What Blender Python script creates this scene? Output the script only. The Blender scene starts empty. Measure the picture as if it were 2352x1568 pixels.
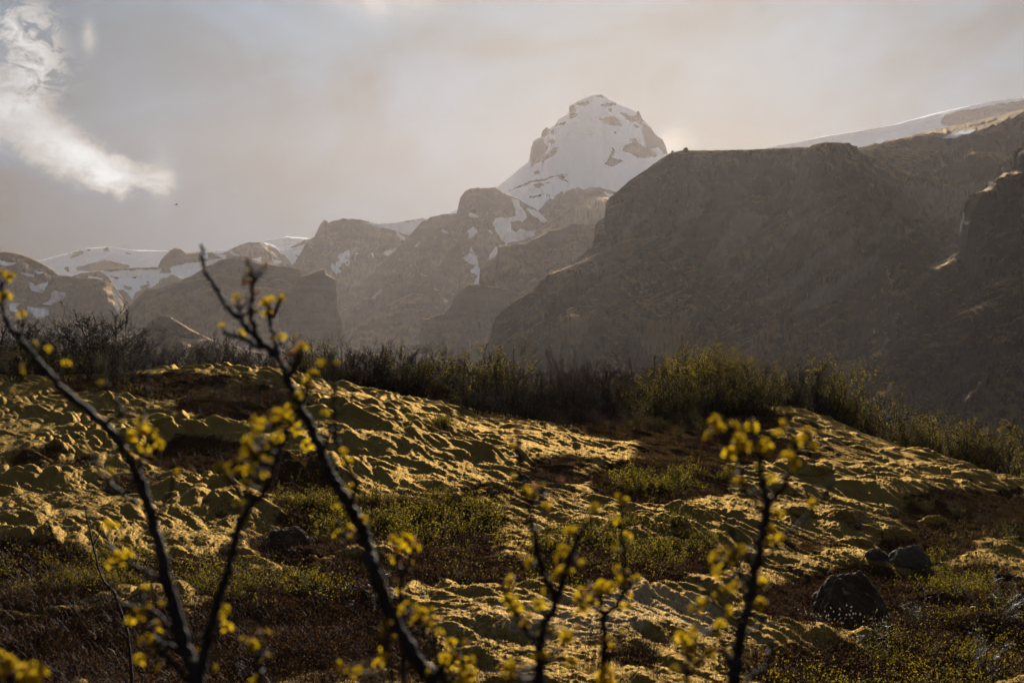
import bpy, math, random
import numpy as np
from mathutils import Vector, Matrix
R = math.radians
random.seed(7); rng = np.random.default_rng(7)
S = bpy.context.scene
C = S.collection

# ------------------------------------------------------------------ camera, light, sky, exposure
F = 3593.0; CX = 1176.0; HY = 880.0          # survey grid of bearings: metres across = (px-CX)/F * metres away
cam_d = bpy.data.cameras.new('camera'); cam = bpy.data.objects.new('camera', cam_d); C.objects.link(cam)
cam_d.sensor_width = 36; cam_d.lens = 36 * F / 2352
cam_d.shift_y = (HY - 784) / 2352
cam.rotation_euler = (R(90), 0, 0); cam.location = (0, 0, 0)
cam_d.clip_start = 0.05; cam_d.clip_end = 40000
cam_d.dof.use_dof = True; cam_d.dof.focus_distance = 42; cam_d.dof.aperture_fstop = 4.2
S.camera = cam

SUN_AZ, SUN_EL = R(5.0), R(17.0)
sd = bpy.data.lights.new('sun', 'SUN'); sun = bpy.data.objects.new('sun', sd); C.objects.link(sun)
sd.energy = 5.0; sd.angle = R(0.6); sd.color = (1.0, 0.90, 0.78)
sdir = Vector((math.sin(SUN_AZ) * math.cos(SUN_EL), math.cos(SUN_AZ) * math.cos(SUN_EL), math.sin(SUN_EL)))
sun.rotation_euler = sdir.to_track_quat('Z', 'Y').to_euler()

W = bpy.data.worlds.new('World'); S.world = W; W.use_nodes = True
NT = W.node_tree; NT.nodes.clear()

class G:
    """small helper to wire shader nodes"""
    def __init__(s, nt): s.t = nt
    def n(s, typ, **kw):
        x = s.t.nodes.new(typ)
        for k, v in kw.items():
            if k.startswith('i_'):
                key = k[2:]
                x.inputs[int(key) if key.isdigit() else key.replace('_', ' ')].default_value = v
            else: setattr(x, k, v)
        return x
    def l(s, a, b): s.t.links.new(a, b)
    def m(s, op, a, b=None, c=None, clamp=False):
        x = s.t.nodes.new('ShaderNodeMath'); x.operation = op; x.use_clamp = clamp
        for i, v in enumerate((a, b, c)):
            if v is None: continue
            if isinstance(v, (int, float)): x.inputs[i].default_value = v
            else: s.l(v, x.inputs[i])
        return x.outputs[0]
    def ss(s, v, a, b):
        x = s.n('ShaderNodeMapRange', interpolation_type='SMOOTHSTEP'); s.l(v, x.inputs[0])
        x.inputs[1].default_value = a; x.inputs[2].default_value = b; return x.outputs[0]
    def mix(s, f, a, b):
        x = s.n('ShaderNodeMix', data_type='RGBA')
        for sock, v in ((x.inputs[0], f), (x.inputs[6], a), (x.inputs[7], b)):
            if isinstance(v, (int, float)): sock.default_value = v
            elif isinstance(v, tuple): sock.default_value = (*v, 1) if len(v) == 3 else v
            else: s.l(v, sock)
        return x.outputs[2]
    def noise(s, vec, scale, detail=4, rough=.55, dist=0, lac=2):
        x = s.n('ShaderNodeTexNoise'); x.inputs['Scale'].default_value = scale
        x.inputs['Detail'].default_value = detail; x.inputs['Roughness'].default_value = rough
        x.inputs['Distortion'].default_value = dist; x.inputs['Lacunarity'].default_value = lac
        if vec is not None: s.l(vec, x.inputs['Vector'])
        return x.outputs['Fac']
    def curve(s, v, pts):
        x = s.n('ShaderNodeFloatCurve'); c = x.mapping.curves[0]
        c.points[0].location = pts[0]; c.points[-1].location = pts[-1]
        for p in pts[1:-1]: c.points.new(*p)
        x.mapping.update(); s.l(v, x.inputs['Value']); return x.outputs[0]

def build_sky():
    g = G(NT)
    tc = g.n('ShaderNodeTexCoord'); sep = g.n('ShaderNodeSeparateXYZ'); g.l(tc.outputs['Generated'], sep.inputs[0])
    x, y, z = sep.outputs
    az = g.m('DEGREES', g.m('ARCTAN2', x, y)); el = g.m('DEGREES', g.m('ARCSINE', z))
    sky = g.n('ShaderNodeTexSky', sky_type='NISHITA', sun_disc=False)
    sky.sun_elevation = SUN_EL; sky.sun_rotation = SUN_AZ; sky.air_density = 1; sky.dust_density = 4
    # thin overcast veil: bright round the hidden sun, dark away from it
    dot = g.n('ShaderNodeVectorMath', operation='DOT_PRODUCT'); g.l(tc.outputs['Generated'], dot.inputs[0])
    sv = Vector((math.sin(R(-1)) * math.cos(R(21)), math.cos(R(-1)) * math.cos(R(21)), math.sin(R(21))))
    dot.inputs[1].default_value = sv
    ang = g.m('DEGREES', g.m('ARCCOSINE', dot.outputs['Value']))
    glow = g.m('EXPONENT', g.m('MULTIPLY', g.m('POWER', g.m('DIVIDE', ang, 17.0), 2.0), -1.0))
    wide = g.m('EXPONENT', g.m('DIVIDE', ang, -38.0))
    cmb = g.n('ShaderNodeCombineXYZ'); g.l(az, cmb.inputs[0]); g.l(g.m('MULTIPLY', el, 1.5), cmb.inputs[1])
    soft = g.noise(cmb.outputs[0], .13, 3, .5, .6)
    streak = g.noise(cmb.outputs[0], .32, 5, .55, .8)
    v = g.m('ADD', g.m('MULTIPLY', glow, GLOW), g.m('MULTIPLY', wide, WIDE))
    v = g.m('ADD', v, VEIL)
    mod = g.m('ADD', g.m('MULTIPLY', g.ss(soft, .28, .72), .55), g.m('ADD', g.m('MULTIPLY', g.ss(streak, .25, .75), .18), .60))
    v = g.m('MULTIPLY', v, mod)
    dk = g.m('MULTIPLY', g.m('SUBTRACT', 1.0, g.ss(az, -18.0, -5.0)), g.m('SUBTRACT', 1.0, g.ss(el, 2.0, 13.0)))
    dk = g.m('MULTIPLY', dk, g.m('ADD', g.m('MULTIPLY', soft, .8), .6))
    v = g.m('MULTIPLY', v, g.m('SUBTRACT', 1.0, g.m('MULTIPLY', dk, .55)))
    # left cloud bank : lower arm
    n1 = g.noise(cmb.outputs[0], .60, 8, .56, .5)
    n2 = g.noise(cmb.outputs[0], 1.4, 9, .62, .5)
    wob = g.m('MULTIPLY', g.m('SUBTRACT', n1, .5), 1.3)
    wob2 = g.m('MULTIPLY', g.m('SUBTRACT', n2, .5), .9)
    # t runs 0..1 for azimuth -24..-10
    t = g.m('DIVIDE', g.m('ADD', az, 24.0), 14.0, clamp=True)
    def A(px): return (math.degrees(math.atan((px - CX) / F)) + 24) / 14
    def E(py): return math.degrees(math.atan((HY - py) / F)) / 16
    fc = g.curve(t, [(0, E(200)), (A(0), E(285)), (A(70), E(322)), (A(150), E(362)), (A(230), E(398)), (A(300), E(418)), (A(380), E(425)), (1, E(440))])
    ww = g.curve(t, [(0, .9), (A(0), .75), (A(100), .60), (A(200), .42), (A(290), .30), (A(390), .18), (1, .05)])
    aa = g.curve(t, [(0, .55), (A(0), .45), (A(120), .75), (A(230), 1.0), (A(310), .55), (A(385), .30), (A(430), 0), (1, 0)])
    dd = g.m('SUBTRACT', g.m('ADD', el, g.m('ADD', wob, wob2)), g.m('MULTIPLY', fc, 16))
    up = g.m('MULTIPLY', g.m('EXPONENT', g.m('MULTIPLY', g.m('POWER', g.m('ABSOLUTE', g.m('DIVIDE', dd, g.m('MULTIPLY', ww, 1.6))), 2.2), -1)), aa)
    up = g.m('MULTIPLY', up, g.m('ADD', g.m('MULTIPLY', n2, .9), .55))
    # upper tattered arm, parametrised by elevation
    te = g.m('DIVIDE', el, 16.0, clamp=True)
    def X(px): return (math.degrees(math.atan((px - CX) / F)) + 24) / 14
    gc = g.curve(te, [(0, X(40)), (E(330), X(30)), (E(250), X(70)), (E(200), X(95)), (E(130), X(75)), (E(60), X(60)), (E(20), X(60)), (1, X(40))])
    ga = g.curve(te, [(0, 0), (E(330), .0), (E(270), .45), (E(200), .85), (E(140), .9), (E(60), .55), (E(15), .15), (1, 0)])
    n3 = g.noise(cmb.outputs[0], 1.1, 9, .62, .9)
    de = g.m('SUBTRACT', g.m('ADD', az, g.m('MULTIPLY', g.m('SUBTRACT', n3, .5), 1.5)), g.m('SUBTRACT', g.m('MULTIPLY', gc, 14), 24.0))
    lo = g.m('MULTIPLY', g.m('EXPONENT', g.m('MULTIPLY', g.m('POWER', g.m('ABSOLUTE', g.m('DIVIDE', de, .95)), 2.0), -1)), ga)
    lo = g.m('MULTIPLY', lo, g.ss(n3, .34, .66))
    cl = g.m('ADD', g.m('MULTIPLY', up, CL1), g.m('MULTIPLY', lo, CL2))
    # bright mist blowing off the shoulder of the peak
    def blob(px, py, sx, sy, a, nn):
        ax = math.degrees(math.atan((px - CX) / F)); ex = math.degrees(math.atan((HY - py) / F))
        p = g.m('POWER', g.m('ABSOLUTE', g.m('DIVIDE', g.m('SUBTRACT', az, ax), sx)), 2.0)
        q = g.m('POWER', g.m('ABSOLUTE', g.m('DIVIDE', g.m('SUBTRACT', el, ex), sy)), 2.0)
        return g.m('MULTIPLY', g.m('EXPONENT', g.m('MULTIPLY', g.m('ADD', p, q), -1)), g.m('MULTIPLY', nn, a))
    cl = g.m('ADD', cl, blob(1562, 322, .7, .6, .45, n1))
    cl = g.m('ADD', cl, blob(1532, 345, .45, .35, .45, n1))
    cl = g.m('ADD', cl, blob(880, -20, 2.2, 1.0, .55, n1))
    cl = g.m('ADD', cl, blob(370, 420, .5, 1.2, .35, n2))
    cl = g.m('ADD', cl, blob(205, 110, .25, .6, .55, n3))
    v = g.m('ADD', v, g.m('MULTIPLY', g.m('MULTIPLY', g.ss(el, 5.0, 14.5), g.ss(soft, .2, .8)), .80))
    v = g.m('ADD', v, g.m('MULTIPLY', cl, CLS))
    warm = g.mix(g.ss(el, 3, 13), (.10, .50, 1.02), (.30, .64, 1.02))
    back_ = g.ss(y, .35, -.35); warm = g.mix(back_, warm, (.80, .80, .86)); v = g.m('ADD', v, g.m('MULTIPLY', back_, .22))
    warm = g.mix(g.m('MULTIPLY', g.ss(cl, .0, .30), .9), warm, (.95, .98, 1.0))
    veil = g.n('ShaderNodeVectorMath', operation='SCALE'); g.l(warm, veil.inputs[0]); g.l(v, veil.inputs['Scale'])
    out = g.mix(.985, sky.outputs[0], veil.outputs[0])
    bg = g.n('ShaderNodeBackground'); g.l(out, bg.inputs[0]); bg.inputs[1].default_value = 0.1
    wo = g.n('ShaderNodeOutputWorld'); g.l(bg.outputs[0], wo.inputs[0])
GLOW, WIDE, VEIL, CLS, CL1, CL2 = .14, .22, .60, 2.5, 1.1, 1.1
build_sky()
S.view_settings.view_transform = 'Standard'; S.view_settings.look = 'None'
S.view_settings.exposure = 0.85; S.view_settings.gamma = 1
S.cycles.max_bounces = 6; S.cycles.transparent_max_bounces = 6
S.cycles.volume_bounces = 0; S.cycles.use_denoising = True

HAZE_D, HAZE_G = 0.175e-4, .56
HAZE_C = (1.0, .91, .89)

# ------------------------------------------------------------------ helpers
_perm = {}
def _h(ix, iy, seed):
    h = (ix.astype(np.int64) * 374761393 + iy.astype(np.int64) * 668265263 + seed * 1442695041) & 0xffffffff
    h = ((h ^ (h >> 13)) * 1274126177) & 0xffffffff
    return (h ^ (h >> 16)) & 0xffffffff
def pn(x, y, seed=0):
    """2-d gradient noise, about -1..1"""
    x0 = np.floor(x); y0 = np.floor(y); fx = x - x0; fy = y - y0
    u = fx * fx * fx * (fx * (fx * 6 - 15) + 10); v = fy * fy * fy * (fy * (fy * 6 - 15) + 10)
    def gr(dx, dy):
        a = _h(x0 + dx, y0 + dy, seed) * (2 * math.pi / 4294967296.0)
        return np.cos(a) * (fx - dx) + np.sin(a) * (fy - dy)
    a = gr(0, 0); b = gr(1, 0); c = gr(0, 1); d = gr(1, 1)
    return 1.5 * ((a + (b - a) * u) * (1 - v) + (c + (d - c) * u) * v)
def fbm(x, y, seed=0, o=4, g=.5, ridge=False):
    t = 0; a = 1.0; n = 0
    for i in range(o):
        q = pn(x, y, seed + i * 17)
        if ridge: q = 1 - 2 * np.abs(q)
        t = t + a * q; n += a; a *= g; x = x * 2.03 + 7.1; y = y * 2.03 - 3.7
    return t / n
def sstep(a, b, x):
    t = np.clip((x - a) / (b - a), 0, 1); return t * t * (3 - 2 * t)

def mesh_np(name, V, faces, mat=None, smooth=True, attrs=None, parent=None):
    """V (n,3); faces: list of (m,k) int arrays"""
    me = bpy.data.meshes.new(name)
    faces = [f for f in faces if len(f)]
    nl = sum(f.size for f in faces); nf = sum(len(f) for f in faces)
    me.vertices.add(len(V)); me.vertices.foreach_set('co', np.ascontiguousarray(V, dtype=np.float32).ravel())
    me.loops.add(nl); me.polygons.add(nf)
    me.loops.foreach_set('vertex_index', np.concatenate([f.ravel() for f in faces]).astype(np.int32))
    tot = np.concatenate([np.full(len(f), f.shape[1]) for f in faces])
    st = np.concatenate([[0], np.cumsum(tot)[:-1]])
    me.polygons.foreach_set('loop_start', st.astype(np.int32))
    if smooth: me.polygons.foreach_set('use_smooth', np.ones(nf, dtype=bool))
    for k, a in (attrs or {}).items():
        at = me.attributes.new(k, 'FLOAT', 'POINT'); at.data.foreach_set('value', np.ascontiguousarray(a, dtype=np.float32).ravel())
    me.update(calc_edges=True); me.validate()
    if mat: me.materials.append(mat)
    o = bpy.data.objects.new(name, me); C.objects.link(o)
    if parent: o.parent = parent
    return o
def grid_faces(nr, nc):
    i = np.arange(nr * nc).reshape(nr, nc)
    return np.stack([i[:-1, :-1], i[:-1, 1:], i[1:, 1:], i[1:, :-1]], -1).reshape(-1, 4)
def tag(o, label=None, cat=None, group=None, kind=None):
    if label: o['label'] = label
    if cat: o['category'] = cat
    if group: o['group'] = group
    if kind: o['kind'] = kind
    return o
def empty(name, loc, rz=0):
    o = bpy.data.objects.new(name, None); C.objects.link(o); o.location = loc; o.rotation_euler = (0, 0, rz)
    o.empty_display_size = .3; return o
def newmat(name):
    m = bpy.data.materials.new(name); m.use_nodes = True; m.node_tree.nodes.clear(); return m, G(m.node_tree)
def finish(g, col, rough=.9, bump=None, spec=.15, sheen=0, sheen_c=(1, 1, 1), trans=None, bdist=.1, bstr=1.0, tint=None, gloss=None):
    p = g.n('ShaderNodeBsdfPrincipled')
    for sock, v in ((p.inputs['Base Color'], col), (p.inputs['Roughness'], rough)):
        if isinstance(v, tuple): sock.default_value = (*v, 1)
        elif isinstance(v, (int, float)): sock.default_value = v
        else: g.l(v, sock)
    for k_, v_ in (('Specular IOR Level', spec), ('Sheen Weight', sheen)):
        if isinstance(v_, (int, float)): p.inputs[k_].default_value = v_
        else: g.l(v_, p.inputs[k_])
    if tint: p.inputs['Specular Tint'].default_value = (*tint, 1)
    if sheen:
        p.inputs['Sheen Roughness'].default_value = .45
        p.inputs['Sheen Tint'].default_value = (*sheen_c, 1)
    nrm = None
    if bump is not None:
        b = g.n('ShaderNodeBump'); b.inputs['Distance'].default_value = bdist; b.inputs['Strength'].default_value = bstr
        g.l(bump, b.inputs['Height']); g.l(b.outputs[0], p.inputs['Normal'])
    o = g.n('ShaderNodeOutputMaterial'); sh = p.outputs[0]
    if gloss:
        q = g.n('ShaderNodeBsdfAnisotropic'); q.inputs['Color'].default_value = (*gloss[1], 1); q.inputs['Roughness'].default_value = gloss[2]
        if bump is not None: g.l(b.outputs[0], q.inputs['Normal'])
        mx = g.n('ShaderNodeMixShader'); g.l(gloss[0], mx.inputs[0]); g.l(sh, mx.inputs[1]); g.l(q.outputs[0], mx.inputs[2]); sh = mx.outputs[0]
    if trans:
        f, tcol = trans
        t = g.n('ShaderNodeBsdfTranslucent')
        if isinstance(tcol, tuple): t.inputs[0].default_value = (*tcol, 1)
        else: g.l(tcol, t.inputs[0])
        mx = g.n('ShaderNodeMixShader'); mx.inputs[0].default_value = f
        g.l(sh, mx.inputs[1]); g.l(t.outputs[0], mx.inputs[2]); sh = mx.outputs[0]
    g.l(sh, o.inputs[0])
def attr(g, name): return g.n('ShaderNodeAttribute', attribute_name=name).outputs['Fac']

# ------------------------------------------------------------------ materials
def mat_ground():
    m, g = newmat('moss_ground')
    pos = g.n('ShaderNodeNewGeometry').outputs['Position']
    heath = attr(g, 'heath'); bare = attr(g, 'bare')
    n1 = g.noise(pos, .8, 5, .6); n2 = g.noise(pos, 6, 5, .65); n3 = g.noise(pos, 45, 3, .7)
    moss = g.mix(g.ss(n1, .3, .7), MOSS1, MOSS2)
    moss = g.mix(g.m('MULTIPLY', g.ss(n2, .45, .75), .6), moss, MOSS3)
    hcol = g.mix(g.ss(n2, .35, .65), (.012, .007, .004), (.034, .018, .009))
    hcol = g.mix(g.m('MULTIPLY', g.ss(n3, .5, .75), .5), hcol, (.075, .042, .020))
    hf = g.ss(g.m('ADD', heath, g.m('MULTIPLY', g.m('SUBTRACT', n2, .5), .9)), .35, .65)
    col = g.mix(hf, moss, hcol)
    n4 = g.noise(pos, 18, 4, .75)
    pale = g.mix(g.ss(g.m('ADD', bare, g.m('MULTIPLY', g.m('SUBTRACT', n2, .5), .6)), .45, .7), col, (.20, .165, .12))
    bh = g.m('ADD', g.m('ADD', g.m('MULTIPLY', n3, .45), g.m('MULTIPLY', n4, 1.1)), n2)
    mw = g.m('SUBTRACT', 1.0, g.m('MULTIPLY', hf, .97))
    finish(g, pale, .95, bh, .0, sheen=g.m('MULTIPLY', mw, .12), sheen_c=(1, .74, .34), bdist=.035, bstr=.8, gloss=(g.m('MULTIPLY', mw, GLOSS), (.78, .51, .17), .58))
    return m
GLOSS = .135
MOSS1, MOSS2, MOSS3 = (.038, .029, .006), (.066, .048, .010), (.020, .016, .004)

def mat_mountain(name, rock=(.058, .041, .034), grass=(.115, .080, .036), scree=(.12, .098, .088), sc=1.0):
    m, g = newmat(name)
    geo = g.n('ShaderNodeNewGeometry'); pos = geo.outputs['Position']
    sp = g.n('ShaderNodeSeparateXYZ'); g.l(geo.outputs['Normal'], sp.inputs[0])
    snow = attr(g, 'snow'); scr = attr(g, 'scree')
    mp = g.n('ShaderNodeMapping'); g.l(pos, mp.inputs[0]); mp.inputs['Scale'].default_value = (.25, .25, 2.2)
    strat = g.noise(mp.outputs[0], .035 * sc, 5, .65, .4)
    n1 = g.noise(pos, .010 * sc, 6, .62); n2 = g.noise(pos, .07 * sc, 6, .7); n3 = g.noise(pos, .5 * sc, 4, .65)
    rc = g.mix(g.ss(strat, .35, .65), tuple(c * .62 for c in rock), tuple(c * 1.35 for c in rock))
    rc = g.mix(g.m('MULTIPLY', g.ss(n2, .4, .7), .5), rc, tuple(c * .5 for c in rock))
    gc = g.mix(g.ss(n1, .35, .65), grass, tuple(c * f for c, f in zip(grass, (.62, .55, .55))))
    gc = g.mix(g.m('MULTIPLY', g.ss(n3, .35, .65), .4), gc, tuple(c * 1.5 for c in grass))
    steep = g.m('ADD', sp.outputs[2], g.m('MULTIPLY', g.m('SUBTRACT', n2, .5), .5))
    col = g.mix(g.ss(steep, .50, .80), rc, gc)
    sc_ = g.mix(g.ss(n3, .3, .7), scree, tuple(c * .72 for c in scree))
    col = g.mix(g.ss(g.m('ADD', scr, g.m('MULTIPLY', g.m('SUBTRACT', n2, .5), .5)), .4, .65), col, sc_)
    sn = g.m('ADD', snow, g.m('MULTIPLY', g.m('SUBTRACT', n2, .5), .55))
    sn = g.m('ADD', sn, g.m('MULTIPLY', g.m('SUBTRACT', n3, .5), .15))
    sf = g.ss(sn, .46, .54)
    snc = g.mix(n1, (.80, .83, .87), (.88, .89, .91))
    col = g.mix(sf, col, snc)
    bh = g.m('MULTIPLY', g.m('ADD', g.m('MULTIPLY', n2, 1.0), g.m('MULTIPLY', n3, .35)), g.m('SUBTRACT', 1.0, g.m('MULTIPLY', sf, .93)))
    gm = g.m('MULTIPLY', g.ss(steep, .62, .9), g.m('SUBTRACT', 1.0, sf))
    finish(g, col, .95, bh, .05, bdist=11 / sc, bstr=1.0, gloss=(g.m('MULTIPLY', gm, .11), (.66, .44, .18), .55))
    return m

def mat_simple(name, c1, c2, scale=20, rough=.85, spec=.2, trans=None, bd=.01, obj=True):
    m, g = newmat(name)
    v = g.n('ShaderNodeTexCoord').outputs['Object'] if obj else g.n('ShaderNodeNewGeometry').outputs['Position']
    n = g.noise(v, scale, 4, .6)
    col = g.mix(g.ss(n, .3, .7), c1, c2)
    finish(g, col, rough, n, spec, trans=trans, bdist=bd, bstr=.5)
    return m
def mat_leaf(name, c1, c2, tcol, tf=.55, spec=.2):
    m, g = newmat(name)
    n = g.noise(g.n('ShaderNodeNewGeometry').outputs['Position'], 3.0, 3, .6)
    ri = g.n('ShaderNodeObjectInfo').outputs['Random']
    f = g.ss(g.m('ADD', n, g.m('MULTIPLY', g.m('SUBTRACT', ri, .5), .25)), .3, .7)
    col = g.mix(f, c1, c2)
    tc = g.mix(f, tcol, tuple(c * .6 for c in tcol))
    finish(g, col, .7, None, spec, trans=(tf, tc))
    return m
def mat_stone(name, c1, c2, lich, moss=0.0, sc=3.0):
    m, g = newmat(name)
    geo = g.n('ShaderNodeNewGeometry'); pos = geo.outputs['Position']
    sp = g.n('ShaderNodeSeparateXYZ'); g.l(geo.outputs['Normal'], sp.inputs[0])
    n1 = g.noise(pos, sc, 6, .65, .5); n2 = g.noise(pos, sc * 6, 5, .7); n3 = g.noise(pos, sc * 1.8, 4, .5, 1.0)
    col = g.mix(g.ss(n1, .35, .65), c1, c2)
    col = g.mix(g.ss(n3, .60, .66), col, lich)
    if moss:
        col = g.mix(g.ss(g.m('ADD', sp.outputs[2], g.m('MULTIPLY', g.m('SUBTRACT', n1, .5), .8)), moss, moss + .25), col, (.15, .105, .036))
    finish(g, col, .92, g.m('ADD', n1, g.m('MULTIPLY', n2, .4)), .12, sheen=.15, sheen_c=(1, .8, .5), bdist=.06, bstr=.9)
    return m
M_GROUND = mat_ground()
M_MTN = mat_mountain('mountain_rock_and_grass')
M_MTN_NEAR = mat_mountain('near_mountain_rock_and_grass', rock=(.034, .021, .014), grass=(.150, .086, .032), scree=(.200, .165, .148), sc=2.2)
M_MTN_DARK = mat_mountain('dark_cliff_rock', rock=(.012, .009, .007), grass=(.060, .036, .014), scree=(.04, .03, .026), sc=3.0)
M_PEAK = mat_mountain('peak_rock_and_snow', rock=(.036, .024, .020), grass=(.040, .028, .022), sc=.55)
M_BARK = mat_simple('dark_twig_bark', (.016, .012, .010), (.034, .026, .021), 30, .8, .15)
M_BARKR = mat_simple('reddish_twig_bark', (.040, .018, .013), (.065, .030, .022), 30, .7, .25)
M_BARKG = mat_simple('silvery_twig_bark', (.10, .092, .085), (.22, .20, .185), 25, .55, .4)
M_BARKF = mat_simple('sapling_bark', (.010, .008, .008), (.030, .025, .024), 60, .8, .12, bd=.002)
M_LEAF = mat_leaf('new_willow_leaves', (.034, .030, .006), (.024, .021, .005), (.40, .30, .018), .45, .05)
M_LEAFD = mat_leaf('olive_shrub_leaves', (.08, .066, .014), (.060, .050, .010), (.28, .21, .028), .5)
M_LEAFO = mat_leaf('olive_green_leaves', (.07, .056, .012), (.05, .042, .010), (.36, .27, .030), .5, .08)
M_LEAFR = mat_leaf('rust_heath_leaves', (.040, .023, .010), (.024, .015, .008), (.15, .070, .020), .4, .05)
M_MOSSF = mat_leaf('moss_tips', (.07, .052, .012), (.05, .038, .009), (.60, .42, .14), .55, .0)
M_BUD = mat_leaf('yellow_bud_leaves', (.30, .22, .012), (.26, .18, .010), (.85, .58, .02), .6)
M_BUDR = mat_leaf('pink_bud_scales', (.20, .09, .05), (.16, .08, .04), (.45, .22, .10), .45)
M_CATKIN = mat_leaf('white_catkin_fluff', (.60, .56, .50), (.5, .47, .42), (.75, .70, .62), .4)
M_STONE = mat_stone('lichen_boulder', (.024, .017, .011), (.055, .042, .028), (.13, .115, .085), 0, 3.5)
M_STONEM = mat_stone('moss_covered_stone', (.040, .034, .028), (.07, .06, .048), (.13, .12, .105), .15, 2.5)
M_STONEG = mat_stone('bare_grey_stone', (.034, .028, .022), (.055, .046, .037), (.095, .083, .068), 0, 3)

# ------------------------------------------------------------------ terrain of the near slope
# for bearings (px) the sight-line row (py) at which the ground stands at a distance d
PROF = {
 -900: [(16, 1568), (20, 1400), (26, 1250), (34, 1100), (40, 1005), (48, 905), (55, 862)],
 0:    [(16, 1568), (20, 1405), (26, 1255), (34, 1110), (40, 1005), (48, 905), (55, 862)],
 250:  [(16, 1568), (20, 1405), (26, 1255), (33, 1125), (39, 1010), (47, 905), (55, 850)],
 450:  [(16, 1568), (20, 1405), (26, 1260), (32, 1150), (35, 1085), (39, 1020), (42, 960), (45, 905), (50, 868), (56, 836)],
 650:  [(15.5, 1568), (20, 1400), (25, 1265), (31, 1165), (34, 1095), (39, 985), (43, 925), (49, 885), (54, 852)],
 800:  [(15, 1568), (19, 1405), (24, 1285), (29, 1190), (32, 1125), (35, 1050), (39, 985), (44, 925), (50, 888)],
 1000: [(15, 1568), (19, 1405), (24, 1285), (29, 1195), (33, 1110), (37, 1040), (42, 975), (48, 925)],
 1200: [(15, 1568), (18.5, 1400), (24, 1285), (29, 1195), (35, 1085), (41, 1010), (47, 962)],
 1400: [(15, 1568), (19, 1390), (24, 1290), (29, 1195), (35, 1095), (41, 1020), (48, 962)],
 1600: [(16, 1568), (20, 1400), (25, 1290), (31, 1180), (36, 1095), (41, 1030), (48, 965), (54, 930)],
 1830: [(17, 1568), (22, 1415), (27, 1300), (33, 1200), (40, 1090), (46, 990), (52, 918)],
 2000: [(17.5, 1568), (23, 1415), (28, 1310), (33, 1220), (39, 1115), (45, 1030), (50, 988)],
 2150: [(18, 1568), (23, 1420), (28, 1325), (33, 1235), (38, 1150), (43, 1065), (47, 1030)],
 2352: [(19, 1568), (24, 1425), (28, 1340), (33, 1250), (38, 1160), (43, 1095)],
 3250: [(19, 1650), (24, 1520), (28, 1440), (33, 1350), (38, 1270), (43, 1210)],
}
PXS = np.array(sorted(PROF)); DS = np.arange(0, 131, .5)
def _table():
    cols = []
    for p in PXS:
        pr = PROF[p]; d = [0, 3, 7, 11] + [a for a, b in pr]
        z0 = [-(b - HY) / F * a for a, b in pr]
        z = [-1.62, -1.75, -2.25, -2.75] + z0
        dl, zl = d[-1], z[-1]
        zb = {True: (-.25, -.9, -2.6, -6.5), False: (-.9, -2.3, -4.8, -9.5)}[p < 1900]
        d += [dl + 5, dl + 14, dl + 30, 131]; z += [zl + zb[0], zl + zb[1], zl + zb[2], min(zl + zb[3], -7.5)]
        cols.append(np.interp(DS, d, z))
    T = np.array(cols)
    pxg = np.arange(-900, 3251, 25)
    Gd = np.array([np.interp(pxg, PXS, T[:, j]) for j in range(len(DS))]).T
    k = np.exp(-.5 * (np.arange(-6, 7) / 2.2) ** 2); k /= k.sum()
    P = np.pad(Gd, ((6, 6), (0, 0)), 'edge'); Gd = sum(k[i] * P[i:i + Gd.shape[0]] for i in range(13))
    k2 = np.exp(-.5 * (np.arange(-4, 5) / 1.5) ** 2); k2 /= k2.sum()
    P = np.pad(Gd, ((0, 0), (4, 4)), 'edge'); Gd = sum(k2[i] * P[:, i:i + Gd.shape[1]] for i in range(9))
    return pxg, Gd
PXG, GZ = _table()
def base_z(x, y):
    px = np.clip(CX + F * x / np.maximum(y, .6), -899, 3249); d = np.clip(y, 0, 129.9)
    a = (px + 900) / 25; b = d / .5
    i = np.minimum(a.astype(int), GZ.shape[0] - 2); j = np.minimum(b.astype(int), GZ.shape[1] - 2)
    fa = a - i; fb = b - j
    z = (GZ[i, j] * (1 - fa) + GZ[i + 1, j] * fa) * (1 - fb) + (GZ[i, j + 1] * (1 - fa) + GZ[i + 1, j + 1] * fa) * fb
    far = np.clip((y - 129.9) / 400, 0, 1)
    return z * (1 - far) + far * -24.0
def img(x, y, z): return CX + F * x / np.maximum(y, .5), HY - F * z / np.maximum(y, .5)

# patches of heath and leafy scrub on the slope: ellipses in bearing rows (cx, cy, rx, ry, weight)
HEATH = [(250, 1500, 620, 110, 1.0), (700, 1440, 300, 90, 1.0), (60, 1330, 240, 70, .9), (420, 1325, 320, 45, .8), (760, 1330, 200, 55, .85),
         (560, 925, 170, 42, 1.0), (470, 1040, 160, 50, .9), (300, 1110, 90, 35, .6), (690, 1240, 130, 50, .95), (640, 1090, 160, 55, .7), (120, 1060, 120, 25, .6),
         (900, 1180, 290, 75, .8), (1050, 1300, 260, 38, .8), (1000, 1240, 150, 40, .7), (1450, 1285, 260, 60, .9), (1200, 1120, 160, 30, .5), (1290, 1075, 90, 40, .7),
         (1550, 960, 280, 60, 1.0), (1520, 1100, 180, 55, .95), (1640, 1030, 200, 45, .9), (1330, 930, 150, 40, .8),
         (1930, 1370, 230, 75, 1.0), (2130, 1250, 130, 40, .8), (2250, 1180, 200, 60, 1.0), (2220, 1400, 200, 120, .85), (2150, 1520, 520, 65, .9), (1820, 1500, 150, 50, .6),
         (1870, 1250, 90, 30, .6), (1420, 1510, 110, 35, .6), (1830, 1150, 120, 20, .5), (330, 880, 220, 30, .8), (900, 1520, 100, 60, .6), (1930, 1040, 90, 30, .5)]
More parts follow.
